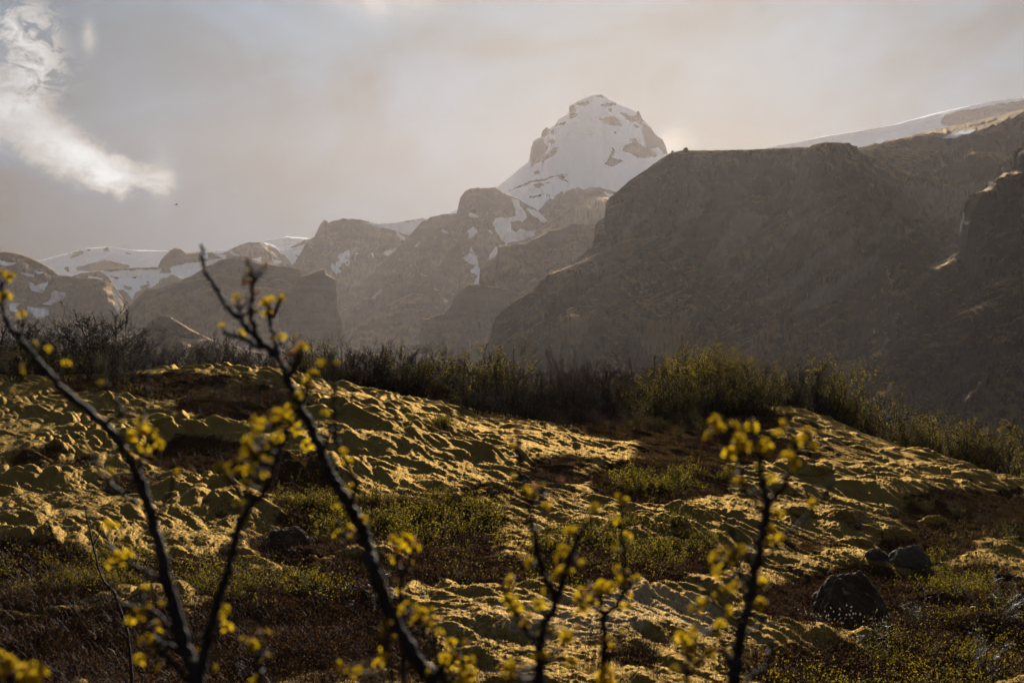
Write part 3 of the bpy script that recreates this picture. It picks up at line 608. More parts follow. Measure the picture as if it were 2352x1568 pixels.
massif('mountain', [(1300, 620, 1300), (1362, 560, 1300), (1366, 520, 1300), (1372, 508, 1300), (1388, 500, 1300), (1390, 480, 1300), (1394, 458, 1300), (1420, 438, 1300), (1450, 412, 1300), (1480, 392, 1300), (1510, 370, 1300), (1532, 353, 1300), (1560, 346, 1300), (1620, 345, 1300), (1700, 344, 1300), (1750, 342, 1300), (1800, 339, 1300), (1900, 338, 1300), (1980, 340, 1300), (2100, 345, 1300), (2300, 350, 1300), (2500, 350, 1300)],
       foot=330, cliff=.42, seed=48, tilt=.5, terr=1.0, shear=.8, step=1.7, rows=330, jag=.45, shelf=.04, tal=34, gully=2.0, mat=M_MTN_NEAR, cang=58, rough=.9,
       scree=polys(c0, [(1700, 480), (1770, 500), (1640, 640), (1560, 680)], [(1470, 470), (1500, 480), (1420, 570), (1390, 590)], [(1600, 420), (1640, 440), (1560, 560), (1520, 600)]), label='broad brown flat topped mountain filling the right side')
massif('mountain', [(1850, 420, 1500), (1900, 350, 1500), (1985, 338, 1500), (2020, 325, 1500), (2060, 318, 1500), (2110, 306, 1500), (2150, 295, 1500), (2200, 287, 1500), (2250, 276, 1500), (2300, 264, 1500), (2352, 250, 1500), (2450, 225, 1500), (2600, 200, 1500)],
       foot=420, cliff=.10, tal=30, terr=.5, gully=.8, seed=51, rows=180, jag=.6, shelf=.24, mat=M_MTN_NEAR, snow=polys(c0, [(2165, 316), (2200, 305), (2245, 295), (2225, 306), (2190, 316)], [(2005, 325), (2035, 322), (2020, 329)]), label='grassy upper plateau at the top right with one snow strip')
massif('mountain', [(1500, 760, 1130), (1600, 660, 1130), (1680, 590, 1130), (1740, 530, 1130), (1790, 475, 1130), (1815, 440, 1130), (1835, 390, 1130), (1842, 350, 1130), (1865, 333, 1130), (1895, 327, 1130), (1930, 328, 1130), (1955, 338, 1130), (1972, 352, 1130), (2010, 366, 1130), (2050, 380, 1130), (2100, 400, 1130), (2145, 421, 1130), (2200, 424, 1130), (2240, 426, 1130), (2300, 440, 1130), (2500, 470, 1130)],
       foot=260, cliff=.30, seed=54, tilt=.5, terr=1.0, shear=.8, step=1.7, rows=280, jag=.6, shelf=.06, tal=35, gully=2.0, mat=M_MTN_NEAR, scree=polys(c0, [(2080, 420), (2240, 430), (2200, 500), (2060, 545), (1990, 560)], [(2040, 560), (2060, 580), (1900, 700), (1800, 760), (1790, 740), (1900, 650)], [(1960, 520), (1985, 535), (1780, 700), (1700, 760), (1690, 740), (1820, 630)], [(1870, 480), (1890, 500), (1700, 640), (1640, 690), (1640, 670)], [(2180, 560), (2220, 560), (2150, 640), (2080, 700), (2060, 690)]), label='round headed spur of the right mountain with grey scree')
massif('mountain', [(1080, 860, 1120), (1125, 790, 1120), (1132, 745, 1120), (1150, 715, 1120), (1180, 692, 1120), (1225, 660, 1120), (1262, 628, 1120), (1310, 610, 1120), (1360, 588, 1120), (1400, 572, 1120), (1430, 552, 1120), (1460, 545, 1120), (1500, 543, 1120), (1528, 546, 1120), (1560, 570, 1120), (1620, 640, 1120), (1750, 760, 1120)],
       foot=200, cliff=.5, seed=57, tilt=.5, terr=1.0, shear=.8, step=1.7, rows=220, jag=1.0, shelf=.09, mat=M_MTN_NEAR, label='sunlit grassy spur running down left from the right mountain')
massif('mountain', [(1150, 880, 980), (1210, 800, 980), (1260, 745, 980), (1310, 706, 980), (1370, 700, 980), (1430, 690, 980), (1520, 672, 980), (1560, 655, 980), (1590, 640, 980), (1620, 660, 980), (1700, 720, 980), (1800, 800, 980)],
       foot=150, cliff=.4, seed=60, tilt=.5, terr=1.0, shear=.8, step=1.8, rows=160, jag=1.2, shelf=.08, mat=M_MTN_NEAR, label='low rocky bench at the foot of the right mountain')
massif('ridge', [(1540, 860, 900), (1600, 805, 900), (1660, 765, 900), (1700, 740, 900), (1740, 705, 900), (1760, 688, 900), (1790, 690, 900), (1820, 720, 900), (1850, 712, 900), (1900, 700, 900), (1980, 690, 900), (2040, 675, 900), (2100, 700, 900), (2200, 740, 900)],
       foot=150, cliff=.4, seed=63, tilt=.5, terr=1.0, shear=.8, step=1.8, rows=160, jag=1.6, shelf=.07, mat=M_MTN_NEAR, label='craggy ridge low on the right mountain')
massif('crag', [(1960, 720, 860), (1990, 640, 860), (2015, 600, 860), (2022, 570, 860), (2036, 535, 860), (2052, 522, 860), (2060, 509, 860), (2076, 516, 860), (2082, 540, 860), (2100, 570, 860), (2120, 600, 860), (2150, 610, 860), (2200, 640, 860)],
       foot=120, cliff=.5, seed=66, step=1.5, rows=150, jag=1.5, shelf=.004, mat=M_MTN_NEAR, label='dark rock tower rising from the grey scree')
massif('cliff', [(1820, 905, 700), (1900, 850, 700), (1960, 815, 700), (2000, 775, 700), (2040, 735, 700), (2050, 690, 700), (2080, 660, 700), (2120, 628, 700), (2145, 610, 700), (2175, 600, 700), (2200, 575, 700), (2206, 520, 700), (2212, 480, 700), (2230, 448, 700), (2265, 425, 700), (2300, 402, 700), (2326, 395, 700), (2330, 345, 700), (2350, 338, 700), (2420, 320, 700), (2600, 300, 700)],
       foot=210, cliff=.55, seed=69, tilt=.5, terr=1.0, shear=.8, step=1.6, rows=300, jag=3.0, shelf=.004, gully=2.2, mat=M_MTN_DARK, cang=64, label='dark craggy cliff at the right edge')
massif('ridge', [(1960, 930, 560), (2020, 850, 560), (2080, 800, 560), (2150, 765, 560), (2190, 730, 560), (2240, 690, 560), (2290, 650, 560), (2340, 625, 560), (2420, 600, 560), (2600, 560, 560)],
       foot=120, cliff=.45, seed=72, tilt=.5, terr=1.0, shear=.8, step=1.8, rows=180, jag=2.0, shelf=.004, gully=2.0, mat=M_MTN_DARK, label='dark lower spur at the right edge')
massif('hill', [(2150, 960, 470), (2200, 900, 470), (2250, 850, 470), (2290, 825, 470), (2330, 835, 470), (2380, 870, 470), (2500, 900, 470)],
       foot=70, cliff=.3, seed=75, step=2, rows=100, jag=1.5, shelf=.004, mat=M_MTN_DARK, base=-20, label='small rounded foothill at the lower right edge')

# ------------------------------------------------------------------ haze over the valley
def build_haze():
    x0, x1, y0, y1, z0, z1 = -5200, 5200, -1200, 5600, -60, 865
    V = np.array([(x, y, z) for z in (z0, z1) for y in (y0, y1) for x in (x0, x1)], float)
    Fc = np.array([(0, 2, 3, 1), (4, 5, 7, 6), (0, 1, 5, 4), (2, 6, 7, 3), (0, 4, 6, 2), (1, 3, 7, 5)])
    m, g = newmat('haze_air')
    v = g.n('ShaderNodeVolumePrincipled')
    v.inputs['Color'].default_value = (*HAZE_C, 1); v.inputs['Density'].default_value = HAZE_D
    v.inputs['Anisotropy'].default_value = HAZE_G; v.inputs['Density Attribute'].default_value = ''; v.inputs['Temperature Attribute'].default_value = ''
    o = g.n('ShaderNodeOutputMaterial'); g.l(v.outputs[0], o.inputs['Volume'])
    ob = mesh_np('haze', V, [Fc], m, False); tag(ob, kind='stuff', label='pale warm haze filling the valley air')
build_haze()

# ------------------------------------------------------------------ plant geometry
def tube_arrays(P, rad, n=3):
    """one tapered tube through the points; returns verts and quads"""
    P = np.asarray(P, float); m = len(P); T = np.gradient(P, axis=0); T /= np.linalg.norm(T, axis=1)[:, None] + 1e-9
    ref = np.array([.31, .52, .2]) if abs(T[0, 2]) > .8 else np.array([0, 0, 1.0])
    U = np.cross(T, ref); U /= np.linalg.norm(U, axis=1)[:, None] + 1e-9; Wv = np.cross(T, U)
    a = np.arange(n) * 2 * math.pi / n; rad = np.asarray(rad, float).reshape(-1, 1, 1)
    V = P[:, None, :] + rad * (U[:, None, :] * np.cos(a)[None, :, None] + Wv[:, None, :] * np.sin(a)[None, :, None])
    i = np.arange(m * n).reshape(m, n); j = np.roll(i, -1, 1)
    return V.reshape(-1, 3), np.stack([i[:-1], j[:-1], j[1:], i[1:]], -1).reshape(-1, 4)
class MB:
    def __init__(s): s.V = []; s.Q = []; s.T = []; s.n = 0
    def add(s, V, Q=None, T=None):
        if Q is not None and len(Q): s.Q.append(np.asarray(Q) + s.n)
        if T is not None and len(T): s.T.append(np.asarray(T) + s.n)
        s.V.append(V); s.n += len(V)
    def tube(s, P, rad, n=3): s.add(*tube_arrays(P, rad, n))
    def build(s, name, mat, parent=None, smooth=True):
        return mesh_np(name, np.concatenate(s.V), [np.concatenate(x) for x in (s.Q, s.T) if x], mat, smooth, parent=parent)
def leaves(P, D, size, rg, cup=.25):
    """rhombic leaves folded along the rib at points P heading along D"""
    N = len(P); D = D / (np.linalg.norm(D, axis=1)[:, None] + 1e-9)
    r = rg.normal(size=(N, 3)); U = np.cross(D, r); U /= np.linalg.norm(U, axis=1)[:, None] + 1e-9; Nn = np.cross(D, U)
    s = size * rg.uniform(.7, 1.3, (N, 1))
    a = P; b = P + D * s * .5 + U * s * .36 + Nn * s * cup; c = P + D * s; d = P + D * s * .5 - U * s * .36 + Nn * s * cup
    V = np.stack([a, b, c, d], 1).reshape(-1, 3); i = np.arange(N)[:, None] * 4
    return V, np.concatenate([i + np.array([[0, 1, 2]]), i + np.array([[0, 2, 3]])])
def grow(rg, h, stems, spread, sub=(6, 5), twist=.25, up=.35, r0=.012, stiff=.8):
    """skeleton of an upright many-stemmed shrub -> list of (points, r0, r1, level)"""
    out = []
    def path(p, d, L, n, w, upw):
        pts = [p]; step = L / n
        for k in range(n):
            d = d + rg.normal(size=3) * w + np.array([0, 0, upw]) ; d = d / np.linalg.norm(d)
            p = p + d * step; pts.append(p)
        return np.array(pts)
    for i in range(stems):
        a = rg.uniform(0, 2 * math.pi); tilt = rg.uniform(.1, 1) * spread
        d = np.array([math.cos(a) * tilt, math.sin(a) * tilt, 1.0]); d /= np.linalg.norm(d)
        L = h * rg.uniform(.62, 1.05); p0 = np.array([math.cos(a), math.sin(a), 0]) * rg.uniform(0, .12) * h + np.array([0, 0, -.12])
        S0 = path(p0, d, L, 8, twist * .55, .03); out.append((S0, r0, r0 * .22, 0))
        for j in range(int(sub[0] * rg.uniform(.7, 1.3))):
            t = rg.uniform(.18, .97); k = t * 8; b = S0[int(k)] + (S0[min(8, int(k) + 1)] - S0[int(k)]) * (k % 1)
            dd = S0[min(8, int(k) + 1)] - S0[max(0, int(k) - 1)]; dd /= np.linalg.norm(dd)
            q = dd * .8 + rg.normal(size=3) * .55; q[2] += up; q /= np.linalg.norm(q)
            L1 = L * rg.uniform(.16, .42) * (1.15 - t * .6); S1 = path(b, q, L1, 5, twist, .06)
            out.append((S1, r0 * .55, r0 * .26, 1))
            for kk in range(int(sub[1] * rg.uniform(.5, 1.4))):
                t2 = rg.uniform(.15, 1) * 5; i2 = min(4, int(t2)); b2 = S1[i2] + (S1[i2 + 1] - S1[i2]) * (t2 - i2)
                q2 = (S1[i2 + 1] - S1[i2]); q2 = q2 / np.linalg.norm(q2) * .7 + rg.normal(size=3) * .6; q2[2] += up * .8; q2 /= np.linalg.norm(q2)
                out.append((path(b2, q2, L1 * rg.uniform(.22, .6), 3, twist, .05), r0 * .34, r0 * .20, 2))
    return out
def shrub_proto(kind, seed):
    rg = np.random.default_rng(seed)
    #        h, stems, spread, sub, r0, leaves/m, leaf size, bark, leafmat
    h, st, sp, sub, r0, nl, ls, bark, lm = {
        'bare': (1.6, 15, .95, (9, 7), .016, 2.0, .024, M_BARK, M_LEAFD),
        'fine': (2.0, 22, .62, (8, 4), .015, .8, .024, M_BARKR, M_LEAFR),
        'olive': (1.7, 15, .95, (9, 6), .013, 6.0, .034, M_BARK, M_LEAFD),
        'leafy': (1.7, 15, .95, (9, 6), .012, 13.0, .036, M_BARK, M_LEAFO),
        'low': (.5, 26, 1.5, (8, 5), .006, 15.0, .025, M_BARK, M_LEAF),
        'silver': (1.0, 9, 1.5, (7, 6), .009, 5.0, .020, M_BARKG, M_LEAF),
        'rust': (1.5, 16, .45, (7, 6), .008, 10.0, .034, M_BARKR, M_LEAFR)}[kind]
    sk = grow(rg, h, st, sp, sub, r0=r0, up=.1 if kind in ('low', 'silver') else .35, twist=.34 if kind in ('low', 'silver', 'bare') else .2)
    root = empty('shrub', (0, 0, 0)); w = MB(); LP = []; LD = []
    for P, a, b, lv in sk:
        w.tube(P, np.linspace(a, b, len(P)), 3 if lv else 4)
        if lv == 0 and kind not in ('low',): continue
        L = np.linalg.norm(np.diff(P, axis=0), axis=1).sum(); n = rg.poisson(nl * L)
        if n:
            t = rg.uniform(.1, 1, n) * (len(P) - 1.001); i = t.astype(int); LP.append(P[i] + (P[i + 1] - P[i]) * (t - i)[:, None])
            LD.append((P[i + 1] - P[i]) / (np.linalg.norm(P[i + 1] - P[i], axis=1)[:, None]) + rg.normal(size=(n, 3)) * .7)
    w.build('branches', bark, root)
    lb = MB(); V, T = leaves(np.concatenate(LP), np.concatenate(LD), ls, rg); lb.add(V, T=T); lb.build('foliage', lm, root)
    return root
PROTO = {k: [shrub_proto(k, 100 + 7 * i + ord(k[0])) for i in range(n)] for k, n in (('bare', 3), ('fine', 2), ('olive', 3), ('leafy', 3), ('low', 3), ('silver', 2), ('rust', 1))}
USED = set()
def place_shrub(kind, x, y, scale, label, group, rz=None, sz=1.0):
    rz = random.uniform(0, 6.28) if rz is None else rz
    pr = random.choice(PROTO[kind])
    if id(pr) in USED:
        r = pr.copy(); C.objects.link(r)
        for ch in pr.children:
            c = ch.copy(); C.objects.link(c); c.parent = r
    else: USED.add(id(pr)); r = pr
    z = float(ground_z(np.array([x]), np.array([y]), False)[0][0])
    r.location = (x, y, z - .03); r.rotation_euler = (0, 0, rz); r.scale = (scale, scale, scale * sz)
    tag(r, label, 'shrub', group); return r

# the thicket along the skyline: bearing range, metres away, kind, height factor, how many
def row(p0, p1, d0, d1, kinds, s0, s1, n, label, group, sz=1.0):
    for i in range(n):
        p = p0 + (p1 - p0) * (i + random.uniform(.1, .9)) / n; d = random.uniform(d0, d1)
        place_shrub(random.choice(kinds), (p - CX) / F * d, d, random.uniform(s0, s1), label, group, sz=sz)
row(-60, 310, 55, 61, ['bare'], 1.2, 1.95, 15, 'bare dark willow shrub in the thicket on the crest at the far left', 'bare shrubs at the far left of the crest')
row(-60, 330, 51, 55, ['bare', 'olive'], .6, .9, 10, 'short dark shrub at the front of the far left thicket', 'short shrubs in front of the far left thicket')
row(310, 700, 57, 63, ['bare', 'olive', 'bare'], .75, 1.1, 18, 'low mixed shrub behind the top of the left moss crest', 'low shrubs behind the left moss crest')
row(700, 960, 54, 62, ['bare', 'bare', 'olive'], 1.0, 1.5, 17, 'dark bare shrub in the thicket above the long moss slope', 'bare shrubs above the long moss slope')
row(900, 1210, 52, 62, ['olive', 'leafy', 'olive', 'bare'], 1.1, 1.7, 17, 'olive budding shrub in the thicket in the middle of the skyline', 'olive shrubs in the middle of the skyline')
row(1180, 1480, 51, 60, ['fine', 'bare', 'fine', 'olive'], .9, 1.45, 22, 'fine reddish brown shrub in the dark thicket right of the middle', 'reddish shrubs right of the middle')
row(1080, 1330, 47.5, 50, ['bare'], .8, 1.15, 7, 'bare dark shrub leaning over the dark hollow in front of the thicket', 'bare shrubs at the edge of the dark hollow')
row(1380, 1480, 58, 62, ['fine'], 1.2, 1.4, 5, 'thin red stemmed shrub between the brown thicket and the olive one', 'red stemmed shrubs')
row(1470, 1880, 53, 60, ['leafy', 'olive', 'bare'], .85, 1.5, 26, 'olive green leafing shrub of the tall thicket in the right half', 'olive green shrubs in the right half')
row(1560, 1700, 54, 57, ['leafy'], 1.45, 1.75, 4, 'tallest olive green shrub rising over the right half thicket', 'tallest shrubs of the right half thicket')
row(1480, 1780, 49.5, 52.5, ['olive', 'olive', 'bare'], .7, 1.0, 10, 'shaded olive shrub at the foot of the tall right thicket', 'shaded shrubs at the foot of the right thicket')
row(1500, 1545, 60, 62, ['rust'], 1.45, 1.6, 2, 'dark red leaved shrub poking out behind the olive thicket', 'dark red leaved shrubs')
row(1870, 2130, 57, 66, ['olive', 'leafy'], 1.25, 1.75, 17, 'olive shrub behind the right moss hump', 'olive shrubs behind the right moss hump')
row(2100, 2480, 52, 66, ['leafy', 'leafy', 'olive'], 1.25, 1.8, 26, 'bright green leafing shrub on the slope at the far right', 'green shrubs at the far right')
row(1230, 1700, 44, 49, ['fine', 'bare', 'olive'], .22, .42, 26, 'knee high dark twiggy shrub in the brown hollow before the thicket', 'knee high shrubs in the brown hollow')
row(430, 720, 42, 48, ['bare', 'olive'], .18, .36, 14, 'knee high dark shrub in the brown hollow on the left slope', 'knee high shrubs in the left hollow')
row(1960, 2352, 30, 38, ['bare', 'olive'], .16, .30, 12, 'small dark shrub in the shaded heath at the right', 'small shrubs in the right heath')
# low leafy scrub on the slope
def scatter(ells, kind, n, s0, s1, label, group, cat='shrub'):
    for (cx, cy, rx, ry) in ells:
        for i in range(n):
            a = random.uniform(0, 6.28); q = math.sqrt(random.random())
            x, y = at(cx + rx * q * math.cos(a), cy + ry * q * math.sin(a))
            place_shrub(kind, x, y, random.uniform(s0, s1), label, group)
scatter([(900, 1170, 250, 55)], 'low', 26, .9, 1.4, 'low yellow green shrub in the patch under the long moss slope', 'low shrubs under the long moss slope')
scatter([(700, 1150, 80, 30)], 'low', 7, .7, 1.1, 'low yellow green shrub left of the green patch beside the dark rock', 'low shrubs beside the dark rock')
scatter([(1540, 1105, 140, 32)], 'low', 14, .8, 1.3, 'dull olive low shrub in the dip left of the right sapling', 'low shrubs in the dip')
scatter([(1440, 1255, 210, 55)], 'low', 16, .7, 1.1, 'dark low shrub between the two lower moss banks', 'low shrubs between the lower moss banks')
scatter([(200, 1325, 280, 38)], 'low', 20, .45, .75, 'low yellow green shrub in the bottom left scrub', 'low shrubs in the bottom left scrub')
scatter([(560, 1355, 200, 38)], 'low', 14, .45, .7, 'low yellow green shrub above the dark heath beside the left sapling', 'low shrubs above the dark heath')
scatter([(2230, 1330, 130, 90)], 'low', 14, .6, .95, 'small leafed low shrub right of the big boulder', 'low shrubs right of the boulder')
scatter([(2230, 1500, 260, 50)], 'low', 14, .4, .65, 'small leafed low shrub in the bottom right corner', 'low shrubs in the bottom right corner')
scatter([(1000, 985, 60, 14)], 'low', 4, .6, .9, 'little scrub tuft on the long moss slope', 'scrub tufts on the moss slope')
for (px, py, s, lb) in ((2290, 1420, .95, 'silvery stemmed sparse shrub with crooked pale branches at the right edge'), (2120, 1400, .6, 'crooked pale stemmed shrub just right of the boulder'), (2240, 1540, .7, 'pale twigged shrub in the bottom right corner'),
                        (2010, 1480, .55, 'low pale twigged shrub below the boulder'), (860, 1390, .6, 'thin pale twigged shrub below the dark rock')):
    x, y = at(px, py, 14, 50); place_shrub('silver', x, y, s, lb, None)
for k, L in PROTO.items():
    for p in L:
        if id(p) not in USED:
            for ch in list(p.children): bpy.data.objects.remove(ch)
            bpy.data.objects.remove(p)

# ground cover: heath twigs, leaflets and moss fuzz, far too many to count
def ground_points(n, dlo, dhi, dens, seed):
    rg = np.random.default_rng(seed); d = np.exp(rg.uniform(math.log(dlo), math.log(dhi), n)); px = rg.uniform(-260, 2600, n)
    x = (px - CX) / F * d; z, pxx, pyy, h = ground_z(x, d, False)
    keep = rg.uniform(0, 1, n) < dens(pxx, pyy, h, x, d)
    return np.stack([x, d, z], 1)[keep], pxx[keep], pyy[keep], rg
def tufts(name, pts, rg, nb, hgt, wid, mat, spread, label, nleaf=0, ls=.02, lmat=None, llabel=None, lname=None, hs=None):
    N = len(pts); P0 = np.repeat(pts, nb, 0); M = N * nb
    hs = np.ones(N) if hs is None else hs; H = np.repeat(hs, nb)[:, None] * hgt * rg.uniform(.5, 1.2, (M, 1))
    a = rg.uniform(0, 2 * math.pi, M); dirh = np.stack([np.cos(a), np.sin(a), 0 * a], 1)
    P0 = P0 + dirh * rg.uniform(0, 1, (M, 1)) * hgt * .6; P0[:, 2] -= .015
    b = rg.uniform(.1, 1, (M, 1)) * spread; k = rg.normal(size=(M, 3)) * .18
    P1 = P0 + np.array([0, 0, 1]) * H * .5 + dirh * H * b * .35 + k * H * .3; P2 = P0 + np.array([0, 0, 1]) * H * .95 + dirh * H * b + k * H
    c = rg.uniform(0, math.pi, M); side = np.stack([np.cos(c), np.sin(c), 0 * c], 1) * wid
    V = np.stack([P0 - side, P0 + side, P1 + side * .7, P1 - side * .7, P2], 1).reshape(-1, 3); i = np.arange(M)[:, None] * 5
    o = mesh_np(name, V, [i + np.array([[0, 1, 2, 3]]), i + np.array([[3, 2, 4]])], mat, False); tag(o, label, kind='stuff')
    if nleaf:
        j = rg.integers(0, M, N * nleaf); t = rg.uniform(.3, 1.05, (N * nleaf, 1)); LP = P0[j] + (P2[j] - P0[j]) * t + rg.normal(size=(N * nleaf, 3)) * hgt * .06
        V, T = leaves(LP, rg.normal(size=LP.shape) + np.array([0, 0, .5]), ls, rg)
        o = mesh_np(lname, V, [T], lmat, False); tag(o, llabel, kind='stuff')
def dh(px, py, h, x, d): return np.clip(h * 1.1 - .12, 0, 1) * np.clip(.35 + 1.1 * pn(x * .7, d * .7, 5), .15, 1) * np.clip(1.4 - d / 60, .4, 1)
pts, px, py, rg = ground_points(150000, 13.5, 56, dh, 11)
tufts('heath', pts, rg, 8, .15, .0034, M_BARKR, .9, 'dark brown dry heath twigs over the hollows of the slope', 5, .016, M_LEAFR, 'small rust brown heath leaves', 'heath_leaves')
def dl(px, py, h, x, d): return patch(LEAFY, px, py) * np.clip(.45 + 1.3 * pn(x * .9, d * .9, 8), .05, 1)
pts, px, py, rg = ground_points(22000, 13.5, 54, dl, 12)
tufts('scrub_twigs', pts, rg, 7, .24, .0028, M_BARK, .9, 'dark twigs of the low leafing scrub', 12, .022, M_LEAF, 'small yellow green leaves of the low scrub', 'scrub_leaves')
def dg(px, py, h, x, d): return np.clip(1 - .6 * h, 0, 1) * np.clip(.25 + 1.2 * pn(x * .6, d * .6, 25), .08, 1) * np.clip(1.3 - d / 45, .2, 1)
pts, px, py, rg = ground_points(110000, 13.5, 50, dg, 13)
tufts('dry_stalks', pts, rg, 6, .07, .0026, M_BARKR, 1.3, 'sparse dry stalks pushing through the moss')

def dm(px, py, h, x, d): return np.clip(1.1 - 1.6 * h, 0, 1) * np.clip(1.5 - d / 30, .12, 1)
pts, px, py, rg = ground_points(330000, 13.5, 52, dm, 14)
tufts('moss_fuzz', pts, rg, 4, .030, .0026, M_MOSSF, 1.2, 'soft fuzzy tips of the golden moss')

# ------------------------------------------------------------------ stones
def stone(name, px, py, w, dep, h, seed, mat, label, cat='boulder', group=None, rug=1.0, sink=.12, peak=0.0, lo=12, rz=0):
    x, y = at(px, py, lo, 57); gz = float(ground_z(np.array([x]), np.array([y]), False)[0][0])
    n = 110; th = np.linspace(0, math.pi, n // 2); ph = np.linspace(0, 2 * math.pi, n, endpoint=False)
    T, Pp = np.meshgrid(th, ph, indexing='ij')
    dx, dy, dz = np.sin(T) * np.cos(Pp), np.sin(T) * np.sin(Pp), np.cos(T)
    def n3(f, s): return pn(dx * f + dz * f * .7 + s, dy * f - dz * f * .6 + s * 2, seed) + .6 * pn(dz * f + s * 3, dx * f * .8 - dy * f, seed + 5)
    sq = (np.abs(dx) ** 3 + np.abs(dy) ** 3 + np.abs(dz) ** 3) ** (-1 / 3)
    r = sq * (1 + .13 * rug * n3(1.2, .3) + .07 * rug * n3(3.1, 5) - .06 * rug * np.abs(n3(5.0, 9)) + .025 * rug * n3(11, 2) + .012 * rug * n3(22, 4))
    rr = 1 - .35 * np.clip(dz, 0, 1)
    V = np.stack([dx * r * w / 2 * rr + peak * np.clip(dz, 0, 1) * w, dy * r * dep / 2 * rr, dz * r * h], -1)
    i = np.arange(T.size).reshape(T.shape); j = np.roll(i, -1, 1)
    Q = np.stack([i[:-1], i[1:], j[1:], j[:-1]], -1).reshape(-1, 4)
    o = mesh_np(name, V.reshape(-1, 3), [Q], mat); o.location = (x, y + dep * .3, gz + h * sink - .02); o.rotation_euler = (0, 0, rz)
    tag(o, label, cat, group); return o
stone('boulder', 1955, 1402, 1.06, .95, .56, 3, M_STONE, 'large dark craggy boulder standing in the brown heath at the lower right', sink=.2, rug=1.15)
stone('boulder', 2090, 1308, .80, .70, .32, 5, M_STONEG, 'low grey boulder behind the large dark one', rug=1.2, peak=.05)
stone('boulder', 2015, 1300, .45, .4, .17, 6, M_STONEG, 'small low grey stone left of the low grey boulder', rug=1.3)
stone('boulder', 655, 1243, .80, .6, .27, 8, M_STONE, 'dark cracked rock in the hollow left of the green scrub', rug=1.3)
stone('boulder', 1198, 1100, .5, .4, .22, 9, M_STONE, 'small dark rock at the foot of the long moss slope above the scrub', lo=25)
for k, (a, b, w, h, lb) in enumerate(((1950, 1212, 1.15, .42, 'largest moss covered boulder among the mounds on the right slope'), (1835, 1192, .85, .30, 'moss covered boulder left of the largest mossy one'),
        (1970, 1258, .9, .30, 'low mossy boulder just below the largest mossy one'), (2060, 1240, .75, .34, 'round mossy boulder right of the low one'), (2148, 1190, .7, .30, 'mossy boulder at the right end of the mound group'),
        (1880, 1100, .9, .34, 'mossy boulder in the shade higher up behind the right sapling'), (1090, 930, .7, .30, 'small dark mossy rock at the top of the long moss slope'))):
    stone('moss_covered_boulder', a, b, w, w * .9, h * .62, 30 + k, M_GROUND, lb, rug=1.9, sink=.0, lo=20 if k < 5 else 30)
for k, (px_, py_, d, w, h) in enumerate(((1545, 351, 1296, 3.0, 2.2), (1575, 345, 1296, 4.6, 2.6))):
    V = stone('cairn', 1500, 1300, w, w * .7, h, 50 + k, M_STONE, ['small rock on the skyline of the broad mountain', 'larger of the two rocks on the skyline of the broad mountain'][k], 'rock')
    V.location = ((px_ - CX) / F * d, d, (HY - py_) / F * d - h * .2)

# ------------------------------------------------------------------ foreground saplings with opening buds
def bud_mesh(kind, seed):
    rg = np.random.default_rng(seed); V = []; Tt = []; n0 = 0
    N = 9 if kind == 'y' else 6
    for i in range(N):
        a = rg.uniform(0, 6.28); el = rg.uniform(.15, 1.35); L = rg.uniform(.009, .0155) if kind == 'y' else rg.uniform(.006, .010)
        d = np.array([math.cos(a) * math.cos(el), math.sin(a) * math.cos(el), math.sin(el)]); u = np.cross(d, [0, 0, 1.0]); u /= np.linalg.norm(u); nn = np.cross(u, d)
        w = L * rg.uniform(.34, .46); g = []
        for t, ww in ((0, .15), (.25, .8), (.55, 1.0), (.82, .65), (1.0, .08)):
            c = d * L * t + nn * L * (.35 * t * (1 - t) * 2 - .25 * t * t)
            for s in (-1, 0, 1): g.append(c + u * w * ww * s + nn * (abs(s) * w * ww * .35))
        V += g
        for k in range(4):
            for s in range(2):
                b = n0 + k * 3 + s; Tt.append((b, b + 1, b + 4, b + 3))
        n0 += 15
    return mesh_np('leaf_bud', np.array(V), [np.array(Tt)], M_BUD if kind == 'y' else M_BUDR)
BUDS = [bud_mesh('y', i) for i in range(4)] + [bud_mesh('r', 20 + i) for i in range(2)]
BM = [o.data for o in BUDS]
for o in BUDS: bpy.data.objects.remove(o)
def smooth_path(P, n=6):
    P = np.asarray(P, float); m = len(P); Q = []
    Pp = np.vstack([2 * P[0] - P[1], P, 2 * P[-1] - P[-2]])
    for i in range(m - 1):
        p0, p1, p2, p3 = Pp[i:i + 4]
        for t in np.linspace(0, 1, n, endpoint=False):
            Q.append(.5 * ((2 * p1) + (p2 - p0) * t + (2 * p0 - 5 * p1 + 4 * p2 - p3) * t * t + (3 * p1 - p0 - 3 * p2 + p3) * t ** 3))
    Q.append(P[-1]); return np.array(Q)
